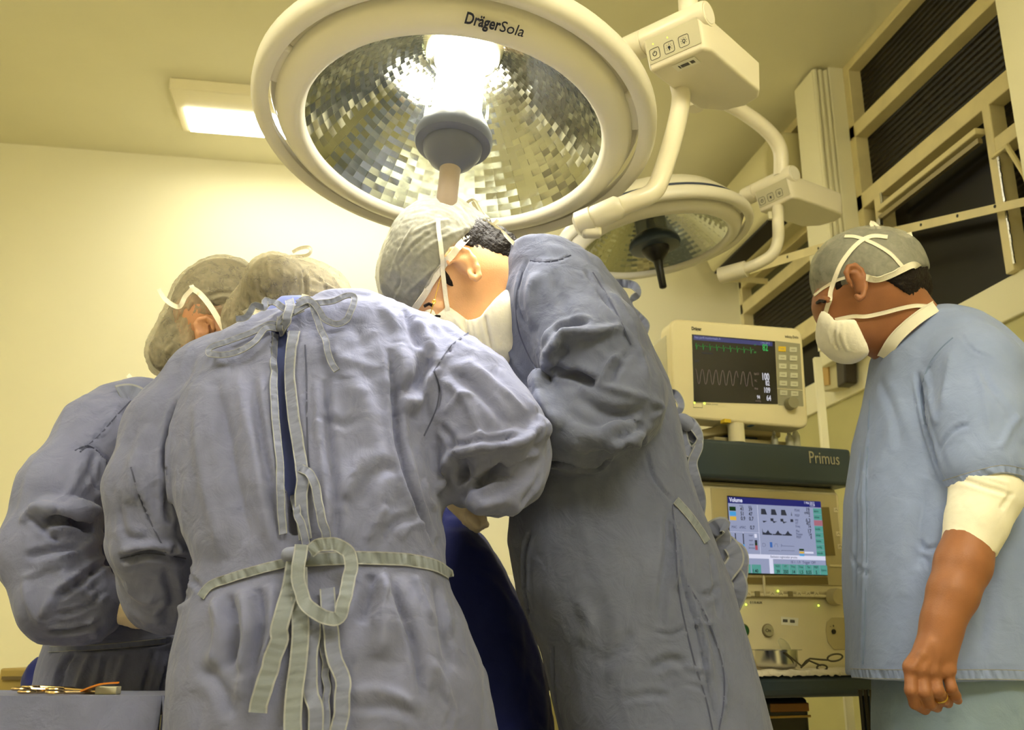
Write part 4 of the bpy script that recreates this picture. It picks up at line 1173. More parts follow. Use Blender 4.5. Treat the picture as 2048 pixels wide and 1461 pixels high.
# ================================================================ PEOPLE
M_gown = cloth_mat('gown_washed_blue', (108, 112, 142), var=.15, crease=.8)
M_gown2 = cloth_mat('gown_washed_blue_grey', (95, 100, 124), var=.15, crease=.8)
M_tape = cloth_mat('gown_tape', (112, 117, 142), var=.12, crease=.3)
M_belt = cloth_mat('belt_tape', (118, 124, 132), var=.12, crease=.3)
M_edge = cloth_mat('tape_edge_thread', (140, 142, 146), var=.08, crease=.1)
M_seamc = mat('seam_thread', (70, 74, 98), .9)
M_under = cloth_mat('undershirt_periwinkle', (98, 110, 176), var=.06, crease=.2)
M_navy = cloth_mat('navy_drape', (30, 38, 100), var=.12, crease=.3)
M_scrub = cloth_mat('scrub_light_blue', (134, 148, 186), var=.06)
M_scrub2 = cloth_mat('scrub_trousers_blue', (128, 146, 164), var=.06)
M_white = cloth_mat('white_jersey', (232, 226, 206), var=.03, crease=.25)
M_mask = sheer_mat('mask_white', (240, 234, 216), 1.0, .93)
M_strap = mat('mask_strap', (242, 234, 212), .85, bump=.2, bscale=300)
M_cap = sheer_mat('cap_sheer', (172, 162, 136), .66, .40)
M_cap4 = sheer_mat('cap_sheer_grey', (176, 174, 158), .66, .44)
M_hair = mat('hair_dark', (26, 18, 13), rough=.6, spec=.25, bump=.7, bscale=260)
M_shoe = mat('shoe_white', (190, 190, 180), .5)
M_glove = mat('latex_glove', (240, 220, 186), .45, bump=.2, bscale=80)
def skin(nm, c): return mat(nm, c, rough=.48, sss=.04, var=.07, vscale=30, bump=.12, bscale=420, spec=.4)
M_skin3 = skin('skin_light', (222, 170, 122)); M_skin2 = skin('skin_warm', (184, 132, 94)); M_skin4 = skin('skin_tan', (150, 98, 64)); M_skin1 = skin('skin_fair', (222, 176, 140))
M_gold = mat('gold', (232, 190, 90), .25, metal=1.0)

def person(nm, base, label): return empty('person', base, label, 'person')
def legs(S, x, V, par, m, sep=.085, side=False):
    T_ = Sculpt()
    for k, s_ in enumerate((-1, 1)):
        b = L(x, V + s_ * sep, 0) if side else L(x + s_ * sep, V, 0)
        S.cone(b + UP * .78, b + UP * .47, .07, .055, .04); S.cone(b + UP * .47, b + UP * .09, .052, .04, .03)
        T_.cone(b + UP * .80, b + UP * .10, .085, .075, .02)
        d = -RT if side else FW
        H = Sculpt(); H.cone(b + UP * .045 - d * .05, b + UP * .035 + d * .13, .045, .035, .03); H.cone(b + UP * .05 - d * .02, b + UP * .10, .045, .04, .03)
        v, q = H.mesh(.01, 2); to_obj('shoe', v, q, M_shoe, par)
    v, q = T_.mesh(.012, 2); to_obj('trousers', v, q, m, par)
def ear(S, helix, V, r, conch=None, fill=None, k=.004):
    S.chain([(x, y, V, r) for x, y in helix], k=k)
    if fill: S.chain([(x, y, V + .012, rr) for x, y, rr in fill], k=.008)
    if conch: S.chain([(x, y, V - .006, rr) for x, y, rr in conch], k=.004, op='s')
def gown_mesh(S, vox, seed, amp, strokes, relax_n=2, st=5, fine=.0008, freq=20):
    V_, Q_ = S.mesh(vox, relax_n)
    V_ = relief(V_, Q_, seed, amp, freq, fine, UP, st)
    t = bvh(V_, Q_)
    V_ = creases(V_, Q_, t, [(a[0], a[1], a[2] * 1.35) + tuple(a[3:]) for a in strokes])
    V_ = relax(V_, Q_, .25)
    return V_, Q_, bvh(V_, Q_)

def hug(tree, pts, V, k=.005, sink=.35):
    """small pads lying on the surface of a body"""
    S = Sculpt(); q = []
    for x, y, r in pts:
        p, n = cast(tree, x, y, 0, V); rr = r * mpp(x, y, V); q.append((p - n * rr * sink, rr))
    for (a, ra), (b, rb) in zip(q[:-1], q[1:]): S.cone(a, b, ra, rb, k)
    return S
# ---------------------------------------------------------------- person 1: surgeon with the back to us
p1 = person('p1', L(-.27, 1.5, 0), 'person seen from behind in a tied blue-grey surgical gown and sheer bouffant cap')
S = Sculpt()
S.loft([(598, 640, 715, 1.60, .05), (608, 600, 785, 1.60, .08), (635, 545, 845, 1.595, .10), (660, 490, 862, 1.59, .112), (692, 428, 874, 1.585, .12), (740, 392, 890, 1.57, .13), (820, 362, 885, 1.55, .138),
        (910, 352, 878, 1.53, .142), (1000, 362, 880, 1.505, .142), (1080, 384, 888, 1.49, .136), (1132, 402, 896, 1.48, .128), (1175, 396, 906, 1.48, .136),
        (1250, 372, 940, 1.48, .155), (1350, 354, 978, 1.48, .165), (1461, 344, 1000, 1.48, .172), (1750, 330, 1030, 1.47, .185), (2050, 320, 1040, 1.46, .19)], k=.03)
S.chain([(800, 690, 1.59, 70), (855, 722, 1.575, 82), (920, 790, 1.56, 106), (972, 880, 1.54, 113), (990, 922, 1.56, 104)], k=.03)
S.chain([(990, 922, 1.57, 100), (990, 950, 1.75, 74), (950, 952, 1.90, 50)], k=.02)
S.chain([(450, 740, 1.585, 75), (420, 770, 1.575, 90), (348, 860, 1.55, 94), (312, 980, 1.53, 93), (310, 1080, 1.54, 90), (334, 1180, 1.60, 84)], k=.016)
S.chain([(334, 1180, 1.61, 82), (365, 1192, 1.76, 56)], k=.02)
S.chain([(903, 912, 1.475, 17), (955, 896, 1.448, 20), (1030, 886, 1.452, 22), (1082, 858, 1.49, 20)], k=.012)
S.chain([(925, 948, 1.468, 13), (968, 960, 1.447, 17), (1010, 942, 1.447, 11)], k=.016, op='s')
S.chain([(905, 985, 1.51, 18), (960, 1004, 1.487, 20), (1020, 1002, 1.492, 20), (1062, 960, 1.515, 18)], k=.03)
S.chain([(878, 760, 1.50, 14), (905, 820, 1.475, 16), (908, 880, 1.47, 14)], k=.016)
# back opening of the gown
for dv in (-.05, -.02, .012, .04):
    S.chain([(562, 662, 1.462 + dv, 15), (563, 700, 1.452 + dv, 20), (567, 800, 1.418 + dv, 20), (577, 900, 1.392 + dv, 19), (586, 980, 1.366 + dv, 17), (592, 1060, 1.352 + dv, 14)], k=.006, op='s')
S.chain([(590, 600, 1.57, 70), (600, 575, 1.60, 80)], k=.012, op='s')
ST1 = [
 # back panels: long vertical hollows and ridges
 ([(430, 760), (452, 860), (470, 960), (500, 1090)], 16, -.007), ([(475, 745), (500, 880), (528, 1010), (545, 1100)], 12, .006), ([(395, 800), (400, 900), (425, 1020), (450, 1120)], 16, .006),
 ([(505, 760), (520, 860), (545, 990), (565, 1090)], 8, -.006), ([(520, 740), (535, 850), (552, 960)], 7, .004),
 ([(650, 760), (655, 850), (668, 960), (672, 1090)], 9, -.008), ([(632, 760), (636, 860), (650, 990), (655, 1080)], 9, .005),
 ([(700, 740), (740, 830), (760, 950), (755, 1060)], 24, .007), ([(780, 700), (790, 800), (800, 900), (830, 1000), (870, 1090)], 9, -.014), ([(800, 690), (815, 780), (812, 830)], 20, .010),
 ([(795, 800), (835, 760), (865, 700)], 15, -.010), ([(815, 820), (850, 790), (880, 735)], 12, .007),
 ([(690, 1000), (700, 960), (730, 900)], 12, .005), ([(720, 1010), (740, 960), (790, 930)], 14, -.005), ([(760, 1090), (785, 1050), (830, 1030)], 8, -.006), ([(730, 1085), (755, 1040), (770, 1015)], 7, .005), ([(800, 1080), (820, 1055), (850, 1050)], 6, .004),
 ([(660, 700), (690, 720), (760, 740)], 16, .004), ([(640, 830), (680, 850), (720, 840)], 10, -.003),
 # shoulder seam right, gathers
 ([(870, 742), (900, 700), (935, 668)], 3.5, -.006), ([(868, 745), (880, 800), (850, 865)], 3.5, -.006), ([(855, 745), (864, 800), (836, 860)], 8, .004),
 ([(810, 620), (822, 660), (838, 700)], 10, -.006), ([(760, 612), (790, 650), (800, 700)], 12, .005), ([(835, 640), (860, 680), (868, 730)], 11, .007), ([(700, 640), (730, 700), (720, 780)], 22, -.004), ([(870, 640), (905, 670), (960, 700)], 9, -.003),
 # right sleeve
 ([(880, 760), (930, 800), (960, 870), (965, 900)], 10, .007), ([(900, 740), (965, 790), (1010, 850)], 11, -.008), ([(930, 720), (1000, 780), (1050, 830)], 12, .007),
 ([(900, 905), (960, 895), (1040, 885), (1082, 850)], 9, .013), ([(905, 893), (960, 885), (1040, 872)], 7, -.008), ([(905, 905), (880, 950), (872, 985)], 9, .012), ([(925, 915), (930, 950), (910, 1010)], 13, -.016),
 ([(950, 970), (990, 945), (1010, 930)], 13, -.019), ([(925, 1000), (975, 960), (1030, 955)], 9, -.009), ([(960, 1015), (1010, 1000), (1060, 960)], 10, .007), ([(1000, 930), (1040, 915), (1080, 905)], 10, .006), ([(880, 850), (905, 880), (900, 905)], 8, -.007), ([(890, 830), (915, 800), (950, 790)], 8, .005), ([(1060, 800), (1085, 850), (1070, 890)], 7, .006),
 ([(940, 960), (935, 925), (920, 908)], 6, .006), ([(1000, 1020), (1050, 1000), (1080, 950)], 8, -.005),
 ([(880, 990), (890, 1050), (870, 1100)], 12, -.008), ([(850, 960), (862, 1010), (890, 1040)], 9, .006),
 # left sleeve
 ([(352, 800), (330, 900), (332, 1000), (345, 1100), (408, 1182)], 6, -.014), ([(300, 850), (270, 930), (262, 1010)], 18, .006), ([(262, 935), (285, 1010), (330, 1105)], 2.6, -.005), ([(272, 930), (295, 1000), (335, 1090)], 7, .004),
 ([(240, 1120), (300, 1107), (375, 1118)], 8, -.016), ([(245, 1105), (300, 1090), (370, 1098)], 8, .008), ([(250, 1165), (300, 1200), (370, 1220)], 12, .007), ([(330, 1140), (345, 1200), (330, 1250)], 10, -.008), ([(270, 1240), (330, 1225), (385, 1190)], 9, -.008), ([(236, 1000), (250, 1070), (300, 1080)], 9, -.004),
 # waist gathers and skirt
 ([(430, 1195), (440, 1260), (420, 1340)], 13, .009), ([(455, 1190), (470, 1260), (460, 1340)], 11, -.010), ([(485, 1180), (500, 1270), (480, 1400)], 11, .009), ([(515, 1175), (522, 1260), (500, 1350)], 11, -.010), ([(545, 1170), (548, 1260), (520, 1330)], 9, .006),
 ([(740, 1150), (745, 1180), (720, 1250)], 13, -.010), ([(775, 1150), (800, 1220), (830, 1300), (845, 1400)], 8, -.008), ([(760, 1150), (770, 1230), (760, 1320)], 20, .010), ([(800, 1150), (840, 1250), (870, 1380)], 16, .006), ([(870, 1165), (885, 1260), (905, 1340)], 12, -.006), ([(830, 1150), (845, 1200), (860, 1240)], 8, .006),
 ([(690, 1390), (760, 1380), (830, 1410)], 10, .005), ([(700, 1420), (780, 1415), (840, 1440)], 9, -.004), ([(860, 1330), (890, 1370), (900, 1440)], 9, .004), ([(880, 1390), (900, 1420), (890, 1461)], 6, -.004), ([(400, 1330), (440, 1370), (470, 1440)], 14, -.005), ([(640, 1250), (650, 1330), (655, 1440)], 8, -.006),
 ([(605, 700), (608, 800), (618, 950)], 2.4, -.003)]
V1, Q1, T1 = gown_mesh(S, .0046, 11, .0042, ST1)
g1 = to_obj('gown', V1, Q1, M_gown, p1)
# shirt under the gown
S = Sculpt(); S.loft([(612, 570, 660, 1.60, .05), (632, 556, 725, 1.60, .07), (668, 505, 800, 1.59, .082), (740, 430, 840, 1.57, .098), (860, 420, 820, 1.54, .104), (1000, 430, 820, 1.505, .106), (1100, 440, 840, 1.49, .098)], k=.02)
S.chain([(572, 640, 1.58, 38), (608, 628, 1.59, 32)], k=.03)
v, q = S.mesh(.008, 3); v = relief(v, q, 5, .002, 60, .001, UP, 8); to_obj('undershirt', v, q, M_under, p1)
# body
S = Sculpt(); S.loft([(655, 570, 740, 1.60, .06), (740, 480, 820, 1.57, .075), (1000, 450, 800, 1.505, .08), (1250, 440, 850, 1.48, .11), (1400, 450, 860, 1.48, .10)], k=.02)
legs(S, -.27, 1.48, p1, M_under); S.chain([(600, 655, 1.62, 34), (595, 640, 1.68, 40)], k=.02); S.ball(X(590, 640, 1.72), (.075, .09, .105), .02)
S.chain([(860, 730, 1.57, 45), (975, 890, 1.55, 40), (985, 950, 1.8, 32), (950, 1020, 1.90, 24)], k=.02); S.chain([(430, 770, 1.57, 45), (315, 1080, 1.55, 42), (350, 1180, 1.8, 30)], k=.02)
v, q = S.mesh(.011, 2); to_obj('body', v, q, M_skin1, p1)
# gloved right hand that shows below the sleeve
S = Sculpt(); S.chain([(915, 1000, 1.88, 26), (948, 1034, 1.90, 25)], k=.02)
for i, (dx, dy) in enumerate([(0, 0), (-7, 6), (-13, 13), (-18, 21)]): S.chain([(950 + dx, 1036 + dy * .3, 1.90 + i * .012, 10), (964 + dx, 1042 + dy * .5, 1.90 + i * .012, 8.5), (972 + dx, 1050 + dy * .5, 1.93 + i * .012, 7.5)], k=.006)
S.chain([(940, 1035, 1.87, 11), (955, 1052, 1.88, 9)], k=.006)
v, q = S.mesh(.003, 2); to_obj('glove', v, q, M_glove, p1)
# hair + cap
S = Sculpt(); S.ball(X(585, 636, 1.72), (.106, .112, .110), .02); S.chain([(550, 566, 1.63, 56), (556, 585, 1.64, 58)], k=.015)
v, q = S.mesh(.007, 2); to_obj('hair', v, q, M_hair, p1)
S = Sculpt(); S.ball(X(585, 636, 1.72), (.114, .12, .118), .03); S.chain([(640, 600, 1.74, 62), (665, 625, 1.74, 55)], k=.03); S.chain([(550, 566, 1.63, 62), (556, 585, 1.64, 64)], k=.018); S.chain([(490, 640, 1.70, 42), (500, 660, 1.68, 40)], k=.03)
cs = [([(535, 520), (540, 560), (548, 610)], 4, .004), ([(560, 515), (565, 560), (555, 612)], 4, .004), ([(515, 535), (520, 580), (545, 615)], 5, -.004), ([(590, 545), (580, 590), (560, 615)], 4, .004), ([(605, 540), (612, 580), (600, 620)], 5, -.008), ([(620, 560), (650, 570), (690, 590)], 4, .003), ([(615, 585), (650, 590), (700, 620)], 4, .003), ([(640, 605), (665, 600), (690, 625)], 4, -.004), ([(480, 600), (500, 620), (515, 650)], 4, .004), ([(470, 620), (485, 640), (500, 660)], 4, -.004)]
v, q = S.mesh(.0035, 2); v = relief(v, q, 31, .0022, 95, .0008, UP, 3); v = creases(v, q, bvh(v, q), cs); TC1 = bvh(v, q)
c1 = to_obj('surgical_cap', v, q, M_cap, p1)
# ties of cap and mask
def ftape(pts, wpx, m, nm, par, th=.0008, sub=7, tw=0.0):
    C = catmull([X(*p[:3]) for p in pts], sub); ang = np.interp(np.linspace(0, 1, len(C)), np.linspace(0, 1, len(pts)), [p[3] if len(p) > 3 else tw for p in pts])
    N = []
    for c, a in zip(C, ang):
        to = CAM - c; to /= np.linalg.norm(to); N.append(to * math.cos(a) + RT * math.sin(a))
    C, N = resample(C, N); rim = m in (M_tape, M_belt)
    b = MB(); b.ribbon(C, N, wpx * mpp(pts[0][0], pts[0][1], pts[0][2]), th, 0, 1 if rim else None, .0012 if rim else 0); return b.build(nm, [m, M_edge] if rim else m, par, smooth=True, angle=60)
ftape([(585, 505, 1.70), (600, 497, 1.70), (618, 495, 1.70, .4), (621, 505, 1.70, 1), (610, 512, 1.70, .5), (590, 513, 1.70)], 7, M_strap, 'cap_tie', p1)
ftape([(488, 628, 1.60), (500, 622, 1.58), (520, 626, 1.57), (540, 618, 1.57), (560, 606, 1.56)], 11, M_strap, 'mask_tie', p1)
ftape([(498, 625, 1.56), (508, 640, 1.55), (520, 645, 1.55)], 8, M_strap, 'mask_tie', p1)
MB().prism([X(601, 600, 1.545), X(615, 600, 1.545), X(617, 591, 1.545), X(604, 588, 1.545)], FW * .001).build('collar_label', M_strap, p1)
# gown ties
def T(pts, w, nm='gown_tie', lift=.005, m=None, tree=None, par=None, V=1.5): return tape(tree or T1, pts, w, m or (M_belt if 'waist' in nm else M_tape), nm, par or g1, lift, V)
T([(582, 642, .012), (545, 652, .008), (505, 672, .006), (455, 692, .008), (428, 705, .012), (432, 718, .014), (468, 716, .012), (510, 695, .01), (530, 668, .010), (560, 650, .012), (585, 640, .014)], 12, 'neck_tie')
T([(590, 636, .014), (620, 618, .012), (665, 612, .010), (705, 601, .012), (702, 630, .012), (680, 655, .010), (655, 650, .012), (640, 628, .016), (622, 615, .018), (598, 624, .016)], 12, 'neck_tie')
T([(588, 640, .012), (565, 624, .016), (535, 620, .03), (510, 610, .04), (500, 625, .04), (490, 636, .04), (472, 638, .04)], 13, 'neck_tie')
T([(600, 620, .018), (622, 612, .018), (634, 640, .010), (646, 670, .007), (656, 705, .007), (668, 735, .008), (676, 748, .009)], 12, 'neck_tie')
T([(562, 652, .010), (576, 640, .014), (592, 632, .013), (606, 624, .010)], 19, 'neck_knot')
T([(584, 612, .012), (582, 632, .019), (577, 652, .017), (570, 668, .010)], 17, 'neck_knot')
T([(566, 640, .012), (574, 654, .016), (570, 668, .012)], 15, 'neck_knot')
# hems of the back opening
T([(546, 668), (544, 700), (545, 760), (550, 840), (556, 920), (562, 990), (570, 1070)], 14, 'back_hem', .006)
T([(590, 665), (585, 700), (583, 760), (590, 840), (600, 900), (606, 960), (603, 1000), (612, 1080)], 22, 'back_hem', .005)
T([(604, 940, .004), (625, 958, .008), (642, 1000, .008), (650, 1050, .006), (655, 1100, .004)], 16, 'back_tie', .004)
T([(580, 1000, .004), (592, 998, .012), (605, 1040, .010), (614, 1090, .006)], 14, 'back_tie', .004)
# waist belt and bow
T([(404, 1196), (424, 1172), (470, 1155), (520, 1140), (560, 1130), (596, 1120)], 17, 'waist_belt', .004)
T([(596, 1122), (640, 1120), (700, 1117), (760, 1118), (820, 1122), (870, 1134), (896, 1150)], 24, 'waist_belt', .004)
T([(608, 1092, .020), (604, 1130, .026), (600, 1170, .024), (612, 1210, .022), (640, 1238, .022), (672, 1244, .024), (690, 1225, .026), (703, 1180, .026), (700, 1120, .026), (680, 1098, .024), (648, 1090, .022), (622, 1106, .018)], 24, 'waist_bow', .006)
T([(594, 1124, .016), (584, 1180, .012), (570, 1240, .012), (555, 1290, .012), (540, 1345, .012), (529, 1390, .012), (522, 1426, .012)], 31, 'waist_tail', .004)
T([(600, 1140, .010), (600, 1200, .010), (602, 1280, .008), (594, 1360, .008), (588, 1440, .008), (590, 1500, .008)], 30, 'waist_tail', .004)
T([(628, 1240, .004), (624, 1300, .004), (622, 1380, .004), (634, 1420, .004), (630, 1500, .004)], 26, 'back_hem', .003)
T([(655, 1180, .004), (660, 1250, .004), (668, 1320, .006), (690, 1370, .008), (684, 1420, .008), (672, 1500, .006)], 27, 'back_tie', .004)
T([(650, 1240, .004), (648, 1330, .004), (656, 1400, .004), (650, 1500, .004)], 12, 'back_hem', .003)
kn = Sculpt(); kp = cast(T1, 600, 1116, .016)[0]; kn.ball(kp, (.018, .014, .012), .006); kn.ball(kp - RT * .014, (.009, .012, .010), .006)
v, q = kn.mesh(.0022, 1); to_obj('waist_knot', v, q, M_tape, g1)

for pts in ([(868, 744), (884, 718), (905, 690), (937, 666)], [(868, 744), (878, 775), (872, 820), (848, 872)], [(610, 690), (613, 760), (614, 860), (618, 940)], [(262, 935), (285, 1010), (332, 1106)], [(240, 1118), (300, 1108), (372, 1118)]): seam(T1, pts, M_seamc, 'stitched_seam', g1)
# ---------------------------------------------------------------- person 3: second surgeon bending down in profile
p3 = person('p3', L(.22, 1.8, 0), 'person in blue-grey gown, cap, glasses and mask bending down right under the big lamp')
S = Sculpt()
S.loft([(500, 1040, 1095, 1.72, .07), (515, 1015, 1145, 1.73, .11), (560, 1002, 1208, 1.75, .15), (620, 994, 1255, 1.77, .17), (700, 990, 1298, 1.79, .18), (785, 1000, 1338, 1.80, .185), (870, 1018, 1357, 1.80, .185),
        (960, 1034, 1372, 1.80, .18), (1010, 1022, 1388, 1.80, .178), (1080, 1016, 1414, 1.80, .185), (1184, 1034, 1455, 1.80, .195), (1307, 1084, 1490, 1.80, .2), (1461, 1119, 1532, 1.80, .21), (1950, 1180, 1640, 1.78, .24)], k=.03)
S.chain([(1080, 560, 1.70, 58), (1120, 610, 1.66, 88), (1185, 700, 1.62, 104), (1232, 790, 1.60, 96)], k=.03)
S.chain([(1232, 795, 1.60, 96), (1150, 850, 1.61, 84), (1060, 850, 1.72, 62)], k=.02)
S.chain([(1100, 728, 1.565, 15), (1112, 682, 1.55, 18), (1180, 664, 1.533, 19), (1250, 655, 1.548, 15)], k=.014)
S.chain([(1108, 742, 1.555, 14), (1150, 758, 1.535, 15), (1190, 772, 1.525, 8)], k=.014, op='s')
S.chain([(1230, 880, 1.53, 14), (1262, 872, 1.535, 14), (1292, 850, 1.56, 14)], k=.014)
S.chain([(1075, 760, 1.58, 16), (1085, 820, 1.56, 18), (1150, 880, 1.545, 18), (1230, 878, 1.54, 14)], k=.018)
ST3 = [
 ([(1062, 522), (1105, 524), (1140, 512)], 2.5, -.005), ([(1055, 520), (1040, 560), (1045, 640), (1090, 740)], 6, -.006), ([(1030, 540), (1010, 620), (1020, 700), (1050, 760)], 6, .005), ([(1075, 545), (1060, 600), (1070, 660)], 16, .006), ([(1110, 560), (1140, 640), (1180, 680)], 14, -.004), ([(1010, 560), (1000, 640), (1005, 720)], 5, -.004),
 ([(1170, 540), (1210, 600), (1250, 680)], 6, -.008), ([(1190, 535), (1235, 600), (1280, 700)], 8, .005),
 ([(1095, 720), (1125, 672), (1190, 664), (1245, 655)], 9, .014), ([(1090, 700), (1125, 655), (1180, 645)], 9, -.010), ([(1105, 735), (1095, 700), (1120, 680)], 9, .008), ([(1245, 655), (1275, 700), (1295, 760)], 8, .006),
 ([(1100, 740), (1150, 750), (1190, 770)], 11, -.016), ([(1085, 725), (1110, 745), (1150, 735)], 8, .008), ([(1115, 690), (1135, 700), (1110, 730)], 5, -.005), ([(1220, 770), (1235, 730), (1260, 705)], 8, -.009), ([(1205, 770), (1215, 735), (1245, 715)], 7, .007), ([(1190, 690), (1230, 720), (1290, 700)], 10, .004),
 ([(1190, 770), (1240, 780), (1300, 800)], 8, .006), ([(1150, 790), (1220, 830), (1290, 820)], 14, -.007), ([(1300, 800), (1322, 815), (1300, 840)], 8, .007), ([(1225, 880), (1255, 865), (1290, 850)], 10, -.012), ([(1070, 740), (1080, 800), (1120, 860)], 8, .009), ([(1100, 820), (1180, 870), (1250, 850)], 16, .006), ([(1290, 850), (1285, 885), (1270, 890)], 7, .006),
 ([(1062, 930), (1120, 925), (1200, 932), (1250, 895), (1290, 895)], 8, -.015),
 ([(1290, 900), (1310, 960), (1345, 1002)], 4, -.006), ([(1350, 1010), (1355, 1100), (1365, 1160), (1395, 1260), (1420, 1380), (1440, 1461)], 4.5, -.009), ([(1338, 1020), (1335, 1100), (1325, 1180), (1320, 1260)], 10, -.006), ([(1345, 1030), (1350, 1110), (1350, 1180)], 8, .008), ([(1375, 1170), (1425, 1270), (1450, 1370), (1445, 1440)], 4, .007), ([(1385, 1200), (1410, 1280), (1425, 1360)], 7, .005),
 ([(1310, 1265), (1345, 1270), (1370, 1255)], 5, -.005), ([(1380, 1245), (1410, 1250), (1430, 1245)], 4, .004), ([(1200, 1330), (1240, 1300), (1260, 1260)], 16, -.004), ([(1150, 1200), (1180, 1240), (1160, 1290)], 18, .004), ([(1300, 1340), (1340, 1320), (1370, 1330)], 10, -.005), ([(1240, 1400), (1300, 1390), (1340, 1395)], 8, -.003), ([(1105, 1290), (1110, 1380), (1125, 1461)], 6, -.006), ([(1420, 1100), (1430, 1180), (1440, 1240)], 9, -.004), ([(1440, 1170), (1420, 1190), (1400, 1190)], 7, -.005),
 ([(1060, 1070), (1050, 1110), (1055, 1200), (1075, 1280)], 6, -.010), ([(1365, 1330), (1400, 1340), (1420, 1335)], 5, .004), ([(1370, 1370), (1400, 1375), (1415, 1390)], 5, -.004)]
V3, Q3, T3 = gown_mesh(S, .0048, 23, .0036, ST3, freq=15)
g3 = to_obj('gown', V3, Q3, M_gown2, p3)
# body: head, neck, ear, trunk
S = Sculpt()
S.ball(X(884, 532, 1.71), (.088, .104, .108), .03); S.chain([(868, 590, 1.71, 62), (900, 630, 1.71, 56), (950, 660, 1.715, 42)], k=.04); S.chain([(955, 565, 1.71, 74), (962, 612, 1.715, 64)], k=.05); S.chain([(985, 574, 1.72, 72), (1060, 600, 1.73, 80)], k=.05)
S.chain([(845, 625, 1.71, 30), (838, 640, 1.71, 12)], k=.02)
S.chain([(880, 616, 1.645, 9), (862, 608, 1.66, 8)], k=.01)
S.ball(X(878, 632, 1.655), .012, .006)
ear(S, [(898, 527), (894, 512), (902, 500), (918, 495), (935, 502), (948, 518), (955, 535), (959, 552), (953, 559), (944, 554), (938, 545)], 1.602, 5.2,
    conch=[(912, 528, 9), (926, 532, 8), (934, 542, 5)], fill=[(912, 512, 13), (930, 525, 15), (945, 545, 10)])
S.chain([(905, 524, 1.605, 3.4), (920, 520, 1.604, 3.4), (933, 527, 1.604, 3.4), (941, 542, 1.606, 3.2)], k=.003)
v, q = S.mesh(.0026, 2)
S = Sculpt(); S.loft([(540, 1030, 1160, 1.74, .09), (700, 1030, 1240, 1.79, .12), (1000, 1080, 1330, 1.80, .12), (1250, 1130, 1400, 1.80, .13), (1400, 1160, 1440, 1.80, .12)], k=.02); legs(S, .29, 1.80, p3, M_under, side=True)
S.chain([(1110, 600, 1.68, 50), (1225, 790, 1.63, 42), (1080, 850, 1.74, 32), (1040, 880, 1.95, 28)], k=.02)
v2, q2 = S.mesh(.011, 2); v, q = merge([(v, q), (v2, q2)]); TH3 = bvh(v, q)
b3 = to_obj('body', v, q, M_skin3, p3)
# hair: nape and sideburn
S = Sculpt(); S.ball(X(884, 530, 1.71), (.093, .110, .113), .02); S.chain([(945, 508, 1.71, 70), (985, 530, 1.712, 66), (1020, 548, 1.715, 48)], k=.03)
S.cut((890, 486, 1.63), (1045, 524, 1.63), k=.003)
v, q = S.mesh(.0032, 1); v = relief(v, q, 61, .0016, 170, .0015, RT * .8 - UP * .6, .25)
to_obj('hair', v, q, M_hair, p3)
S = hug(TH3, [(887, 545, 6), (892, 556, 7), (899, 565, 5), (905, 572, 2.5)], 1.62); v, q = S.mesh(.002, 1); to_obj('sideburn', v, q, M_hair, p3)
S = Sculpt(); S.ball(X(868, 524, 1.71), (.094, .112, .114), .02); S.chain([(835, 560, 1.71, 72), (845, 580, 1.71, 62)], k=.03); S.cut((836, 660, 1.7), (985, 430, 1.7), k=.004)
v, q = S.mesh(.0034, 1); to_obj('hair', v, q, M_hair, p3)
S = Sculpt(); S.ball(X(872, 524, 1.71), (.101, .120, .122), .02); S.chain([(830, 560, 1.71, 76), (842, 588, 1.71, 62)], k=.03); S.chain([(905, 460, 1.71, 55), (950, 470, 1.71, 45)], k=.04); S.cut((822, 655, 1.7), (975, 452, 1.7), k=.004)
cs = [([(800, 560), (850, 500), (900, 470), (940, 455)], 4, .003), ([(810, 590), (860, 545), (890, 520)], 4, .003), ([(790, 540), (840, 480), (900, 450)], 4, -.003), ([(780, 560), (800, 500), (830, 450)], 4, .003), ([(785, 600), (800, 560), (790, 520)], 4, -.003), ([(820, 470), (860, 450), (900, 440)], 4, .003)]
v, q = S.mesh(.0032, 2); v = relief(v, q, 41, .0014, 80, .0006, UP, 2); v = creases(v, q, bvh(v, q), cs); TC3 = bvh(v, q)
c3 = to_obj('surgical_cap', v, q, M_cap4, p3)
TB3 = bvh(*merge([(v, q), (np.array([list(p.co) for p in b3.data.vertices]) + 0, np.array([list(f.vertices) for f in b3.data.polygons]))]))
tape(TB3, [(828, 620), (850, 585), (880, 540), (905, 508), (930, 480), (952, 458), (975, 445)], 14, M_strap, 'cap_band', p3, .004, 1.62, .0008, rim=False, pucker=0)
tape(TB3, [(895, 622), (893, 605), (890, 580), (886, 545), (882, 500), (877, 460), (876, 440)], 9, M_strap, 'mask_tie', p3, .005, 1.62, .0008, rim=False, pucker=0)
ftape([(975, 445, 1.66), (1000, 460, 1.66), (1020, 480, 1.65), (1045, 505, 1.645)], 7, M_strap, 'mask_tie', p3)
ftape([(965, 440, 1.66), (1005, 468, 1.66), (1030, 488, 1.655), (1050, 510, 1.65)], 6, M_strap, 'mask_tie', p3)
ftape([(925, 425, 1.68), (935, 405, 1.68, .3), (948, 401, 1.68, .8), (960, 420, 1.68, .2), (975, 445, 1.67)], 6, M_strap, 'cap_tie', p3)
ftape([(945, 404, 1.68), (955, 425, 1.68, .6), (965, 442, 1.675)], 6, M_strap, 'cap_tie', p3)
ftape([(880, 422, 1.68), (855, 418, 1.68), (842, 424, 1.68, .6), (845, 430, 1.68)], 7, M_strap, 'cap_tie', p3)
ftape([(978, 455, 1.66), (990, 447, 1.66), (996, 440, 1.66)], 7, M_strap, 'cap_tie', p3)
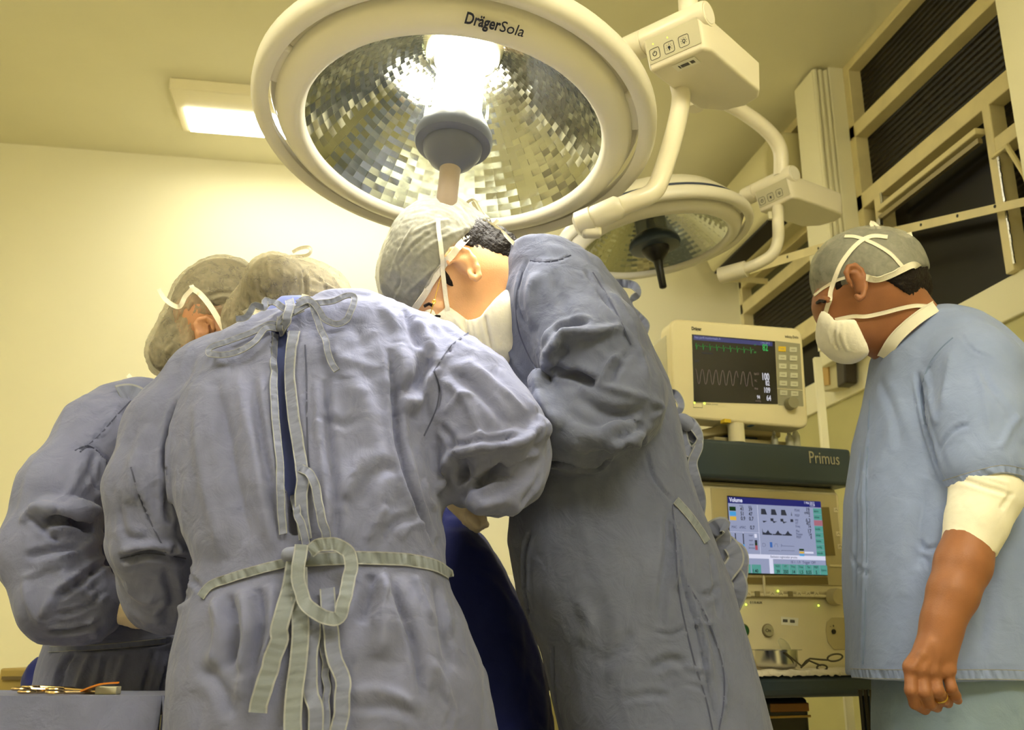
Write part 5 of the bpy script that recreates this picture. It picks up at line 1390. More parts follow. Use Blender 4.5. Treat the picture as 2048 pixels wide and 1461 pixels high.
# mask
S = Sculpt(); S.chain([(905, 640, 1.705, 66), (935, 672, 1.705, 60)], k=.03); S.chain([(892, 650, 1.70, 52), (900, 690, 1.71, 45)], k=.03); S.cut((890, 603, 1.63), (935, 633, 1.63), flip=True, k=.003)
m1 = S.mesh(.0034, 2)
S = Sculpt(); S.chain([(950, 665, 1.705, 62), (985, 640, 1.70, 64), (1000, 690, 1.71, 60)], k=.03); S.chain([(1000, 625, 1.68, 50)] * 2, k=.03); S.cut2((935, 634, 1.63), (960, 631, 1.63), (1000, 586, 1.63), flip=True, k=.003)
m2 = S.mesh(.0034, 2)
cs = [([(928, 636), (938, 680), (960, 730)], 5, -.006), ([(950, 640), (955, 680), (975, 730)], 5, .005), ([(970, 630), (975, 660), (985, 710)], 5, -.005), ([(915, 625), (920, 660)], 4, .004)]
v, q = merge([m1, m2]); v = creases(v, q, bvh(v, q), cs); TM3 = bvh(v, q); to_obj('face_mask', v, q, M_mask, p3)
# spectacles
gl = MB(); gl.tube([X(881, 556, 1.615), X(869, 600, 1.60), X(861, 628, 1.60), X(855, 650, 1.61)], .0008, 8); gl.build('spectacle_temple', M_gold, p3, smooth=True)
gl = MB(); gl.tube([X(868 + 3 * math.cos(t), 604 + 4 * math.sin(t), 1.60) for t in np.linspace(0, 6.28, 8)], .0012, 6); gl.build('spectacle_hinge', M_gold, p3)
e_ = MB(); e_.tube([X(866, 636, 1.638), X(873, 632, 1.634), X(880, 633, 1.64)], .0022, 6); e_.build('eyelashes', M_hair, p3)
e_ = MB(); e_.tube([X(848, 613, 1.62), X(858, 608, 1.618), (X(866, 612, 1.622))], .003, 6); e_.build('eyebrow', M_hair, p3)
# gown ties on the back
ftape([(1222, 566, 1.76), (1245, 567, 1.75), (1268, 572, 1.74, .3), (1276, 588, 1.74, .8), (1262, 600, 1.74, 1.2), (1262, 618, 1.74, .4), (1275, 632, 1.74, .1), (1290, 648, 1.74, .2), (1290, 660, 1.74, .6), (1284, 672, 1.74, .2)], 17, M_tape, 'neck_tie', g3)
for pts, w_ in [([(1332, 790, 1.78), (1350, 788, 1.76), (1362, 812, 1.75, .5), (1350, 830, 1.75, 1), (1340, 815, 1.76, .6), (1345, 800, 1.76)], 16), ([(1345, 800, 1.77), (1338, 840, 1.76), (1352, 880, 1.75, .4), (1362, 920, 1.75)], 13), ([(1362, 840, 1.76), (1385, 850, 1.75, .5), (1400, 880, 1.75, .9), (1385, 905, 1.75, .6), (1368, 890, 1.75, .2), (1360, 850, 1.76)], 24),
               ([(1362, 850, 1.77), (1385, 875, 1.76, .2), (1398, 890, 1.75, .6), (1385, 925, 1.75, .3), (1392, 960, 1.75, .1), (1402, 1000, 1.76, .3), (1397, 1040, 1.77, .1)], 20), ([(1355, 900, 1.77), (1366, 950, 1.77, .3), (1372, 1000, 1.78, .1)], 12)]:
    ftape(pts, w_, M_tape, 'back_tie', g3)
for pts, w_ in [([(1412, 1085, 1.77), (1420, 1065, 1.75, .2), (1443, 1052, 1.74, .2), (1452, 1062, 1.74, 1.2), (1445, 1090, 1.75, .3), (1432, 1120, 1.76), (1418, 1140, 1.77)], 36), ([(1440, 1080, 1.77), (1462, 1092, 1.75, .3), (1472, 1120, 1.75, .1), (1452, 1150, 1.75, .1), (1438, 1178, 1.76, .2)], 32), ([(1455, 1090, 1.79), (1480, 1105, 1.78, .5), (1487, 1130, 1.78, .8), (1478, 1165, 1.78, .5), (1462, 1185, 1.78)], 30), ([(1455, 1150, 1.77), (1472, 1150, 1.76, .3), (1480, 1180, 1.76, .3), (1465, 1215, 1.77, .2)], 32)]:
    ftape(pts, w_, M_tape, 'waist_bow', g3)
T([(1350, 1002), (1375, 1030), (1398, 1062), (1412, 1085)], 17, 'waist_belt', .004, None, T3, g3, 1.66)
kn = Sculpt(); kn.ball(X(1365, 842, 1.75), (.016, .014, .014), .006); kn.ball(X(1375, 850, 1.75), (.012, .012, .013), .006); v, q = kn.mesh(.0025, 1); to_obj('back_knot', v, q, M_tape, g3)

for pts in ([(1060, 522), (1085, 525), (1120, 520), (1142, 511)], [(1345, 1010), (1352, 1100), (1356, 1170), (1368, 1240), (1390, 1330), (1412, 1400), (1425, 1461)], [(1375, 1170), (1415, 1240), (1445, 1330), (1448, 1400), (1438, 1461)], [(1185, 545), (1225, 610), (1262, 690)], [(1045, 545), (1032, 600), (1040, 670), (1072, 740)]): seam(T3, pts, M_seamc, 'stitched_seam', g3, V=1.62)
# ---------------------------------------------------------------- person 2: at the left, seen from behind and the side
p2 = person('p2', L(-.72, 1.85, 0), 'person at the left edge in a wrinkled blue-grey gown, cap and glove')
S = Sculpt()
S.loft([(768, 265, 335, 1.82, .05), (790, 205, 385, 1.83, .09), (840, 165, 410, 1.84, .12), (950, 150, 370, 1.87, .14), (1100, 150, 345, 1.88, .14), (1240, 130, 345, 1.88, .14), (1295, 108, 390, 1.88, .14), (1330, 96, 400, 1.88, .15), (1400, 78, 410, 1.88, .16), (1500, 66, 420, 1.88, .17), (1850, 40, 440, 1.88, .19)], k=.03)
S.chain([(255, 822, 1.78, 52), (205, 870, 1.74, 78), (120, 990, 1.68, 84), (92, 1105, 1.66, 90)], k=.03)
S.chain([(92, 1105, 1.66, 90), (125, 1198, 1.65, 86), (172, 1215, 1.66, 66), (188, 1222, 1.69, 50)], k=.025)
S.chain([(60, 1042, 1.605, 9), (95, 1020, 1.592, 10), (150, 1020, 1.606, 10), (195, 1022, 1.635, 9)], k=.024)
S.chain([(95, 1050, 1.575, 10), (140, 1048, 1.58, 13), (180, 1060, 1.60, 10)], k=.014, op='s')
ST2 = [([(240, 800), (215, 850), (165, 900)], 2.6, -.005), ([(150, 900), (185, 895), (218, 925), (240, 985)], 3, -.006), ([(190, 905), (175, 950), (150, 1000)], 7, -.006), ([(205, 915), (205, 960), (190, 1000)], 6, .006), ([(160, 920), (140, 980), (110, 1010)], 8, .005), ([(180, 920), (190, 970), (215, 1010)], 6, -.005),
       ([(40, 1045), (75, 1015), (130, 1020), (190, 1020)], 9, .011), ([(85, 1048), (130, 1040), (185, 1065)], 12, -.018), ([(60, 1030), (90, 1060), (120, 1085)], 7, -.007), ([(95, 1068), (140, 1060), (175, 1075), (205, 1070)], 8, .009), ([(60, 1135), (120, 1120), (175, 1090), (215, 1070)], 8, .010), ([(50, 1115), (110, 1100), (160, 1100)], 8, -.008),
       ([(40, 1160), (90, 1140), (140, 1130)], 6, .006), ([(100, 1200), (150, 1170), (190, 1140), (215, 1130)], 9, -.013), ([(85, 1235), (110, 1190), (160, 1150)], 8, .010), ([(50, 1160), (60, 1210), (85, 1250)], 9, .006), ([(110, 1230), (160, 1220), (215, 1180)], 6, -.006), ([(95, 1265), (150, 1262), (200, 1245)], 6, -.012), ([(180, 1240), (190, 1270), (215, 1285)], 6, .007), ([(120, 1140), (150, 1180), (210, 1200)], 8, .004),
       ([(250, 850), (275, 920), (300, 980)], 10, -.006), ([(235, 830), (255, 900), (262, 960)], 8, .005), ([(300, 800), (320, 830), (345, 880)], 8, -.005),
       ([(130, 1310), (118, 1340), (105, 1380)], 6, .007), ([(150, 1305), (125, 1350), (118, 1400)], 6, -.009), ([(185, 1310), (165, 1350), (150, 1400)], 9, .008), ([(215, 1305), (205, 1350), (190, 1400)], 7, -.008), ([(255, 1310), (235, 1350), (225, 1400)], 9, .007), ([(310, 1300), (295, 1350), (285, 1400)], 6, -.008), ([(350, 1300), (330, 1350), (318, 1400)], 4, -.012), ([(105, 1302), (200, 1298), (300, 1290), (370, 1285)], 6, -.010)]
V2, Q2, T2 = gown_mesh(S, .005, 37, .0042, ST2)
g2 = to_obj('gown', V2, Q2, M_gown, p2)
S = Sculpt(); S.ball(X(430, 640, 1.85), (.085, .10, .105), .03); S.chain([(424, 676, 1.80, 34), (442, 712, 1.80, 45), (380, 765, 1.87, 40)], k=.03); S.chain([(405, 705, 1.86, 40), (352, 778, 1.84, 40)], k=.04)
ear(S, [(396, 668), (391, 650), (398, 640), (412, 637), (424, 645), (428, 660)], 1.742, 5, conch=[(410, 655, 8), (412, 668, 6)], fill=[(407, 655, 13), (406, 675, 11), (407, 688, 9)])
S.chain([(396, 668, 1.742, 5), (398, 685, 1.745, 6), (406, 694, 1.75, 7)], k=.005); S.chain([(402, 648, 1.745, 3), (415, 652, 1.744, 3), (417, 665, 1.746, 3), (410, 680, 1.75, 4)], k=.003)
v, q = S.mesh(.003, 2)
S = Sculpt(); S.loft([(800, 230, 360, 1.84, .07), (950, 200, 340, 1.87, .10), (1240, 190, 320, 1.88, .09), (1400, 160, 350, 1.88, .09)], k=.02); legs(S, -.735, 1.89, p2, M_under, sep=.06)
S.chain([(225, 850, 1.76, 45), (100, 1105, 1.68, 42), (180, 1215, 1.68, 34), (240, 1215, 1.70, 28)], k=.02)
v2, q2 = S.mesh(.011, 2); v, q = merge([(v, q), (v2, q2)]); TH2 = bvh(v, q); to_obj('body', v, q, M_skin2, p2)
S = Sculpt(); S.ball(X(444, 626, 1.86), (.100, .110, .111), .02); S.chain([(405, 630, 1.85, 54), (370, 675, 1.84, 50), (342, 706, 1.84, 43)], k=.02); S.cut((300, 800, 1.85), (470, 640, 1.85)); v, q = S.mesh(.005, 2); to_obj('hair', v, q, M_hair, p2)
S = Sculpt(); S.ball(X(445, 625, 1.86), (.104, .116, .116), .03); S.chain([(405, 630, 1.84, 60), (370, 675, 1.83, 56), (342, 706, 1.83, 48)], k=.025); S.chain([(400, 660, 1.84, 40), (360, 712, 1.83, 44)], k=.02)
S.chain([(385, 690, 1.80, 40), (345, 712, 1.82, 44)], k=.02)
S.chain([(414, 662, 1.71, 26), (420, 700, 1.72, 32), (415, 745, 1.76, 36)], k=.006, op='s'); S.chain([(418, 655, 1.76, 24), (428, 700, 1.78, 34)], k=.006, op='s'); S.cut((300, 752, 1.8), (420, 738, 1.8), k=.006)
cs = [([(405, 590), (440, 580), (480, 585)], 4, .003), ([(410, 605), (445, 595), (480, 600)], 4, .003), ([(415, 620), (450, 608), (485, 612)], 4, -.003), ([(385, 600), (372, 640), (366, 670)], 3.5, .004), ([(395, 610), (382, 650), (376, 690)], 3.5, .004), ([(378, 620), (350, 670), (330, 700)], 4, -.003), ([(395, 640), (388, 670), (385, 690)], 4, .003), ([(340, 690), (330, 715), (335, 745)], 6, .003), ([(400, 600), (425, 612), (430, 625)], 4, -.004)]
v, q = S.mesh(.0036, 2); v = relief(v, q, 51, .002, 90, .0008, RT * .6 + UP * .8, 3); v = creases(v, q, bvh(v, q), cs); TC2 = bvh(v, q); to_obj('surgical_cap', v, q, M_cap, p2)
ftape([(386, 578, 1.74), (400, 588, 1.73), (420, 612, 1.72), (440, 645, 1.72), (458, 678, 1.72)], 11, M_strap, 'mask_tie', p2)
ftape([(318, 578, 1.74), (328, 596, 1.74, .2), (345, 610, 1.73), (360, 613, 1.72), (370, 594, 1.72), (384, 578, 1.72), (382, 571, 1.72, .6)], 9, M_strap, 'cap_tie', p2)
ftape([(400, 583, 1.76), (384, 575, 1.76, .4), (380, 582, 1.76)], 8, M_strap, 'cap_tie', p2)
ftape([(256, 750, 1.80), (264, 760, 1.80), (264, 772, 1.80)], 9, M_strap, 'mask_tie', p2)
ftape([(290, 766, 1.78), (312, 772, 1.765), (318, 788, 1.76), (312, 800, 1.76)], 9, M_strap, 'mask_tie', p2)
tape(T2, [(238, 790), (262, 788), (290, 806), (312, 850)], 40, M_tape, 'shoulder_yoke', g2, .0025, 1.76)
tape(T2, [(100, 1300), (160, 1296), (240, 1290), (330, 1282)], 12, M_tape, 'waist_belt', g2, .003, 1.70)
# gloved forearm and hand
S = Sculpt(); S.chain([(212, 1205, 1.66, 24), (245, 1215, 1.67, 27), (272, 1232, 1.68, 24)], k=.02)
for i in range(4): S.chain([(280 + i * 3, 1222 + i * 6, 1.68 + i * .004, 9), (304 + i * 2, 1228 + i * 6, 1.69, 8.5), (318 - i * 2, 1232 + i * 5, 1.71, 8)], k=.005)
S.chain([(262, 1240, 1.67, 10), (282, 1250, 1.69, 9)], k=.006)
v, q = S.mesh(.003, 2); v = relief(v, q, 71, .0008, 160, .0004, RT + FW * 0, .3); to_obj('glove', v, q, M_glove, p2)

# ---------------------------------------------------------------- person 4: the man on the right
p4 = person('p4', L(.87, 1.9, 0), 'person standing at the right in light blue tunic over white sleeves, arm hanging, head bowed')
S = Sculpt()
S.loft([(626, 1842, 1905, 1.88, .05), (645, 1806, 1955, 1.88, .085), (670, 1780, 1990, 1.885, .105), (692, 1762, 2012, 1.89, .12), (712, 1752, 2030, 1.89, .13), (760, 1744, 2062, 1.89, .145), (880, 1716, 2098, 1.9, .165), (1000, 1699, 2118, 1.9, .175), (1150, 1696, 2130, 1.9, .18), (1345, 1703, 2140, 1.9, .185), (1357, 1706, 2142, 1.9, .187)], k=.03)
S.chain([(1925, 690, 1.80, 62), (1948, 745, 1.77, 88), (1962, 850, 1.73, 92), (1966, 925, 1.71, 86)], k=.025)
S.cut((1875, 985, 1.72), (2060, 945, 1.72)) if False else None
ST4 = [([(1835, 745), (1845, 800), (1862, 880), (1890, 960)], 6, -.016), ([(1850, 740), (1862, 800), (1875, 850)], 7, .008), ([(1905, 690), (1870, 720), (1845, 760)], 3, -.004), ([(1920, 668), (1945, 700), (1990, 720)], 4, -.004), ([(1905, 700), (1895, 760), (1885, 820)], 12, .005), ([(1950, 720), (1965, 780), (1980, 860)], 7, .004), ([(1960, 730), (1985, 780), (2030, 850)], 8, -.004), ([(1880, 900), (1910, 860), (1940, 850)], 6, -.005), ([(2000, 900), (2020, 860), (2040, 830)], 8, .006),
       ([(1800, 800), (1780, 880), (1745, 960)], 20, .004), ([(1736, 860), (1728, 1000), (1730, 1150), (1722, 1340)], 6, .006), ([(1722, 900), (1712, 1050), (1712, 1200)], 8, -.006), ([(1850, 960), (1840, 1060), (1835, 1140)], 18, -.006), ([(1840, 1080), (1850, 1100), (1880, 1095)], 7, -.006), ([(1840, 1110), (1855, 1120), (1870, 1150)], 6, -.005), ([(1700, 1100), (1712, 1130), (1740, 1150)], 7, -.004), ([(1820, 1000), (1800, 1100), (1810, 1200)], 24, .004),
       ([(1760, 760), (1790, 830), (1800, 900)], 14, -.004), ([(1704, 1333), (1780, 1336), (1860, 1338)], 2.6, -.003), ([(1925, 1336), (1980, 1335), (2047, 1340)], 2.6, -.003), ([(1950, 1150), (1970, 1230), (1960, 1310)], 12, -.004), ([(2010, 1100), (2000, 1180), (2020, 1260)], 20, .004)]
# tunic: trunk and sleeve end in crisp hems
V_, Q_ = S.mesh(.005, 2); V_ = relief(V_, Q_, 83, .0022, 12, .0005, UP, 4); t_ = bvh(V_, Q_); V_ = creases(V_, Q_, t_, ST4); T4 = bvh(V_, Q_)
g4 = to_obj('tunic', V_, Q_, M_scrub, p4)
tape(T4, [(1890, 968), (1925, 957), (1965, 946), (2005, 938), (2046, 945)], 16, M_scrub, 'sleeve_hem', g4, .002, 1.64)
tape(T4, [(1704, 1347), (1760, 1349), (1820, 1350), (1860, 1350), (1930, 1350), (2000, 1350), (2060, 1352)], 20, M_scrub, 'bottom_hem', g4, .002, 1.72)
# white long-sleeved shirt: collar and forearm sleeve
S = Sculpt(); S.chain([(1966, 930, 1.71, 66), (1972, 985, 1.70, 64), (1955, 1040, 1.69, 56), (1940, 1090, 1.685, 53)], k=.02); S.chain([(2000, 985, 1.70, 36), (1985, 1000, 1.70, 40)], k=.02); S.cut((1870, 1088, 1.7), (1995, 1122, 1.7), k=.003)
cs = [([(1900, 1076), (1940, 1082), (1990, 1105)], 3, -.003), ([(1920, 960), (1970, 975), (2020, 990)], 6, -.005), ([(1930, 950), (1990, 960), (2020, 970)], 6, .004), ([(2000, 1020), (2015, 1000), (2025, 985)], 6, -.004)]
v, q = S.mesh(.0035, 2); v = relief(v, q, 91, .001, 40, .0003, UP, 2); v = creases(v, q, bvh(v, q), cs); us = to_obj('shirt_sleeve', v, q, M_white, p4)

# neck, head, arm and hand of the body
B = Sculpt()
B.ball(X(1742, 566, 1.86), (.088, .100, .104), .03); B.chain([(1690, 585, 1.86, 55), (1680, 620, 1.86, 42), (1700, 660, 1.86, 42)], k=.04); B.chain([(1725, 612, 1.86, 68), (1735, 650, 1.86, 42)], k=.04)
B.chain([(1775, 620, 1.87, 66), (1815, 670, 1.88, 66), (1860, 720, 1.89, 80)], k=.05)
B.chain([(1640, 604, 1.86, 10), (1638, 612, 1.86, 8)], k=.02); B.chain([(1655, 640, 1.86, 12), (1650, 650, 1.86, 11)], k=.015)
B.chain([(1643, 598, 1.82, 7), (1655, 600, 1.80, 7)], k=.01)
ear(B, [(1698, 562), (1692, 545), (1697, 534), (1710, 531), (1722, 540), (1730, 556), (1731, 575), (1727, 592), (1719, 599), (1713, 592)], 1.752, 5, conch=[(1706, 556, 7), (1709, 566, 7), (1712, 578, 4)], fill=[(1706, 548, 11), (1719, 562, 12), (1719, 582, 9)])
B.chain([(1701, 546, 1.754, 3.2), (1712, 546, 1.753, 3.2), (1719, 558, 1.754, 3.2), (1719, 575, 1.757, 3.2)], k=.003); B.chain([(1699, 562, 1.757, 4), (1703, 574, 1.758, 4)], k=.005)
v, q = B.mesh(.0027, 2)
A = Sculpt()
A.chain([(1940, 1080, 1.685, 50), (1926, 1130, 1.675, 50), (1905, 1190, 1.665, 45), (1886, 1240, 1.66, 37), (1880, 1272, 1.66, 34)], k=.02)
A.chain([(1880, 1272, 1.66, 34), (1868, 1300, 1.655, 34)], k=.02)
for a, b in [((1858, 1300), (1823, 1342)), ((1866, 1302), (1845, 1347)), ((1876, 1302), (1869, 1347)), ((1888, 1300), (1895, 1345))]:
    A.chain([(a[0], a[1], 1.655, 25), (b[0], b[1] - 8, 1.650, 17)], k=.012)
    A.chain([(b[0], b[1] - 2, 1.643, 11)] * 2, k=.012)
F_ = [[(1822, 1346, 1.648, 13), (1822, 1382, 1.640, 12.5), (1830, 1408, 1.655, 11.5), (1850, 1421, 1.675, 10)], [(1845, 1350, 1.648, 13), (1850, 1386, 1.638, 12.5), (1860, 1408, 1.655, 11.5), (1874, 1416, 1.675, 10)],
      [(1869, 1349, 1.648, 12.5), (1876, 1382, 1.640, 12), (1886, 1400, 1.655, 11), (1896, 1408, 1.672, 9.5)], [(1895, 1348, 1.650, 12), (1903, 1376, 1.643, 11), (1911, 1392, 1.655, 10), (1916, 1402, 1.668, 8.5)]]
for f in F_: A.chain(f, k=.0035)
A.chain([(1850, 1310, 1.69, 17), (1838, 1350, 1.71, 14), (1846, 1385, 1.715, 12), (1856, 1402, 1.712, 10)], k=.008)      # thumb, on the far side
for t in ([(1885, 1262), (1868, 1300), (1848, 1340)], [(1878, 1290), (1875, 1315), (1870, 1342)], [(1862, 1285), (1845, 1310), (1826, 1338)]): A.chain([(x, y, 1.634, 2.6) for i, (x, y) in enumerate(t)], k=.01)
va, qa = A.mesh(.0024, 1)
S2 = Sculpt(); S2.loft([(700, 1830, 1960, 1.89, .10), (900, 1780, 2040, 1.9, .12), (1200, 1770, 2070, 1.9, .13), (1400, 1790, 2080, 1.9, .12)], k=.02); legs(S2, .90, 1.9, p4, M_scrub2, side=True); S2.chain([(1940, 730, 1.79, 45), (1960, 950, 1.72, 42), (1940, 1085, 1.69, 42)], k=.02)
vb, qb = S2.mesh(.011, 2); V_, Q_ = merge([(v, q), (va, qa), (vb, qb)]); b4 = to_obj('body', V_, Q_, M_skin4, p4)

# trousers
S = Sculpt(); S.loft([(1330, 1760, 2110, 1.9, .16), (1461, 1762, 2120, 1.9, .17), (1560, 1770, 2120, 1.9, .17)], k=.03)
v, q = S.mesh(.009, 2); v = relief(v, q, 97, .004, 14, .001, UP, 5); to_obj('trouser_seat', v, q, M_scrub2, p4)
# nails and ring
rp = X(1881, 1394, 1.6475); fd = X(1886, 1400, 1.655) - X(1876, 1382, 1.640); fd /= np.linalg.norm(fd); aa = np.cross(fd, UP); aa /= np.linalg.norm(aa)
MB().lathe([(.0108, -.002), (.0118, -.002), (.0120, 0), (.0118, .002), (.0108, .002)], rp, [aa, np.cross(fd, aa), fd], 32, True).build('ring', M_gold, p4, smooth=True)
# hair
S = Sculpt(); S.ball(X(1745, 564, 1.86), (.094, .106, .109), .02); S.chain([(1780, 566, 1.865, 62), (1806, 570, 1.865, 50), (1822, 582, 1.87, 30)], k=.03); S.cut((1735, 552, 1.78), (1862, 614, 1.78), k=.003)
v, q = S.mesh(.0032, 1); v = relief(v, q, 99, .0014, 180, .001, RT * .8 - UP * .5, .3); to_obj('hair', v, q, M_hair, p4)
S = hug(bvh(V_, Q_), [(1688, 552, 9), (1682, 562, 9), (1677, 572, 5), (1674, 578, 2.5)], 1.77, .008); v, q = S.mesh(.0024, 1); to_obj('sideburn', v, q, M_hair, p4)
e_ = MB(); e_.tube([X(1634, 606, 1.84), X(1640, 602, 1.81), X(1650, 604, 1.795)], .0032, 6); e_.build('eyebrow', M_hair, p4)
# hair under the cap, then the cap
S = Sculpt(); S.ball(X(1738, 566, 1.86), (.099, .109, .111), .02); S.chain([(1690, 547, 1.86, 56), (1780, 534, 1.86, 56)], k=.04); S.cut2((1634, 590, 1.76), (1700, 550, 1.76), (1850, 552, 1.76)); v, q = S.mesh(.005, 1); to_obj('hair', v, q, M_hair, p4)
S = Sculpt(); S.ball(X(1738, 566, 1.86), (.104, .114, .116), .02); S.chain([(1690, 545, 1.86, 62), (1780, 530, 1.86, 62)], k=.04); S.chain([(1800, 540, 1.86, 42), (1822, 545, 1.86, 26)], k=.03)
S.cut2((1628, 600, 1.76), (1700, 557, 1.76), (1850, 562, 1.76)); S.cut((1768, 562, 1.78), (1845, 531, 1.78), k=.003); S.cut((1755, 566, 1.86), (1850, 545, 1.86), k=.003) if False else None
v, q = S.mesh(.0032, 2); v = relief(v, q, 101, .001, 60, .0005, UP, 2); TC4 = bvh(v, q); c4 = to_obj('surgical_cap', v, q, M_cap4, p4)
bv = np.array([list(p.co) for p in b4.data.vertices]); bq = np.array([list(f.vertices) for f in b4.data.polygons]); TB4 = bvh(*merge([(v, q), (bv, bq)]))
tape(TB4, [(1629, 592), (1650, 575), (1672, 562), (1690, 556)], 6, M_strap, 'cap_edge', c4, .002, 1.76, .0008, rim=False, pucker=0)
tape(TB4, [(1732, 556), (1755, 558), (1780, 550), (1805, 538), (1825, 530), (1836, 533)], 13, M_strap, 'cap_edge', c4, .003, 1.78, .0008, rim=False, pucker=0)
tape(TB4, [(1649, 636), (1656, 612), (1665, 575), (1680, 535), (1700, 505), (1722, 484), (1745, 474), (1775, 476)], 9, M_strap, 'mask_tie', p4, .004, 1.76, .0008, rim=False, pucker=0)
tape(TB4, [(1690, 474), (1712, 475), (1745, 487), (1780, 508), (1805, 535)], 7, M_strap, 'cap_seam', c4, .003, 1.78, .0008, rim=False, pucker=0)
tape(TB4, [(1671, 640), (1705, 633), (1732, 633), (1765, 626), (1800, 617), (1830, 612), (1856, 614)], 8, M_strap, 'mask_tie', p4, .004, 1.76, .0008, rim=False, pucker=0)
ftape([(1760, 478, 1.80), (1748, 460, 1.80, .4), (1742, 445, 1.80, .2), (1752, 450, 1.80, .8), (1765, 465, 1.80, .2), (1780, 478, 1.80)], 7, M_strap, 'cap_tie', p4)
ftape([(1790, 480, 1.80), (1805, 474, 1.80, .3), (1824, 468, 1.80)], 9, M_strap, 'cap_tie', p4)
ftape([(1836, 532, 1.82), (1834, 555, 1.82, .3), (1846, 575, 1.82, .6), (1844, 600, 1.82, .2)], 11, M_strap, 'cap_tie', p4)
S = Sculpt(); S.ball(X(1834, 534, 1.83), (.014, .014, .014), .004); S.ball(X(1825, 538, 1.82), (.016, .014, .012), .006); v, q = S.mesh(.0028, 1); to_obj('cap_knot', v, q, M_strap, p4)
S = Sculpt(); S.chain([(1672, 650, 1.86, 28), (1694, 676, 1.86, 46), (1724, 684, 1.86, 40)], k=.03); S.chain([(1667, 625, 1.86, 14), (1662, 655, 1.86, 20)], k=.02)
S.chain([(1662, 628, 1.80, 16), (1660, 640, 1.80, 18)], k=.02); S.chain([(1690, 660, 1.80, 38), (1722, 690, 1.80, 30)], k=.04); S.chain([(1664, 645, 1.83, 20), (1668, 676, 1.83, 24), (1692, 694, 1.83, 25)], k=.03)
S.cut2((1653, 610, 1.77), (1671, 641, 1.77), (1709, 640, 1.77), flip=True, k=.003);  S.cut((1709, 638, 1.77), (1748, 708, 1.77), flip=True, k=.003); S.cut((1710, 720, 1.77), (1760, 700, 1.77), k=.006)
cs = [([(1672, 645), (1668, 675), (1675, 700)], 4, -.005), ([(1688, 645), (1688, 680), (1698, 705)], 3.5, .004), ([(1680, 645), (1680, 680), (1688, 705)], 3.5, -.004), ([(1664, 640), (1658, 665), (1664, 690)], 3, .004)]
v, q = S.mesh(.0032, 2); v = creases(v, q, bvh(v, q), cs); to_obj('face_mask', v, q, M_mask, p4)

for pts in ([(262, 802), (235, 830), (200, 870), (160, 905)], [(150, 902), (180, 893), (212, 925), (240, 985)]): seam(T2, pts, M_seamc, 'stitched_seam', g2, V=1.66)
tape(bvh(*merge([(bv, bq)])), [(1866, 616), (1840, 632), (1812, 654), (1785, 682), (1768, 712)], 24, M_white, 'shirt_collar', p4, .010, 1.80, .002, rim=False, pucker=0)
M_sst = mat('scrub_stitch', (112, 128, 160), .9)
for pts in ([(1906, 676), (1880, 700), (1856, 735), (1842, 790), (1850, 850)], [(1740, 800), (1733, 950), (1734, 1100), (1726, 1330)]): seam(T4, pts, M_sst, 'stitched_seam', g4, V=1.7)
# ================================================================ OPERATING TABLE, DRAPES, INSTRUMENT TABLE
# navy drape over the operating table and its near screen
S = Sculpt()
S.loft([(1002, 880, 902, 2.10, .05), (1030, 870, 930, 2.08, .09), (1080, 860, 975, 2.06, .12), (1140, 850, 1015, 2.05, .14), (1200, 850, 1046, 2.05, .15), (1270, 850, 1074, 2.05, .16), (1360, 850, 1098, 2.05, .17), (1461, 850, 1114, 2.05, .18), (1800, 840, 1150, 2.05, .2)], k=.02, e=2.2)
v, q = S.mesh(.009, 2); v = relief(v, q, 13, .006, 20, .001, UP, 5)
o = to_obj('surgical_drape', v, q, M_navy); tag(o, 'dark navy surgical drape falling steeply between the two surgeons', 'drape')
ot = empty('operating_table', L(.0, 2.15, 0), 'operating table under navy and white drapes, mostly hidden between the surgeons', 'operating table')
MB().box(L(-.42, 2.48, .80), (.52, .20, .03), [RT, FW, UP]).build('table_top', M_tablet, ot, bevel=.01)
MB().lathe([(.16, .03), (.10, .06), (.08, .77)], L(-.42, 2.48, 0), None, 32).build('column', M_chrome, ot, smooth=True)
MB().box(L(-.42, 2.48, .03), (.35, .18, .03), [RT, FW, UP]).build('base', M_tablet, ot, bevel=.01)
S = Sculpt(); S.cone(L(-.7, 2.48, .945), L(.02, 2.48, .945), .10, .09, .03)
v, q = S.mesh(.009, 2); v = relief(v, q, 17, .005, 24, .001, RT, 2); o = to_obj('white_drape', v, q, M_white); tag(o, 'white surgical drape covering the patient, glimpsed between the surgeons\' gowns', 'drape')

# instrument table at the lower left
zt = .80
it = empty('instrument_table', L(-.62, 1.5, 0), 'instrument table draped in blue-grey cloth at the lower left corner', 'instrument table')
tx0, tx1, ty0, ty1 = -1.15, -.515, 1.50, 1.665
nx, ny = 90, 40; vs = []; fs = []
def surf(s, t):  # cloth: s along the width, t from back edge over the front edge and down
    u = tx0 + (tx1 - tx0) * s
    if t < .45: vv = ty1 + (ty0 - ty1) * t / .45; z = zt
    else:
        d = (t - .45) / .55 * .62; z = zt - d; vv = ty0 - .012 * min(1, d * 8) - .018 * math.sin(u * 23 + 1.0) * min(1, d * 3.5) - .02 * max(0, noise.noise(Vector((u * 7, d * 2, 3)))) * min(1, d * 4)
        if d < .015: z = zt - d * .4
    z += .0015 * noise.noise(Vector((u * 9, vv * 9, 0)))
    return L(u, vv, z)
for j in range(ny + 1):
    for i in range(nx + 1): vs.append(surf(i / nx, j / ny))
fs = [(j * (nx + 1) + i, j * (nx + 1) + i + 1, (j + 1) * (nx + 1) + i + 1, (j + 1) * (nx + 1) + i) for j in range(ny) for i in range(nx)]
o = MB().add(vs, fs).build('drape_cloth', M_gown, it, smooth=True, angle=75); md = o.modifiers.new('th', 'SOLIDIFY'); md.thickness = .003; md.offset = -1
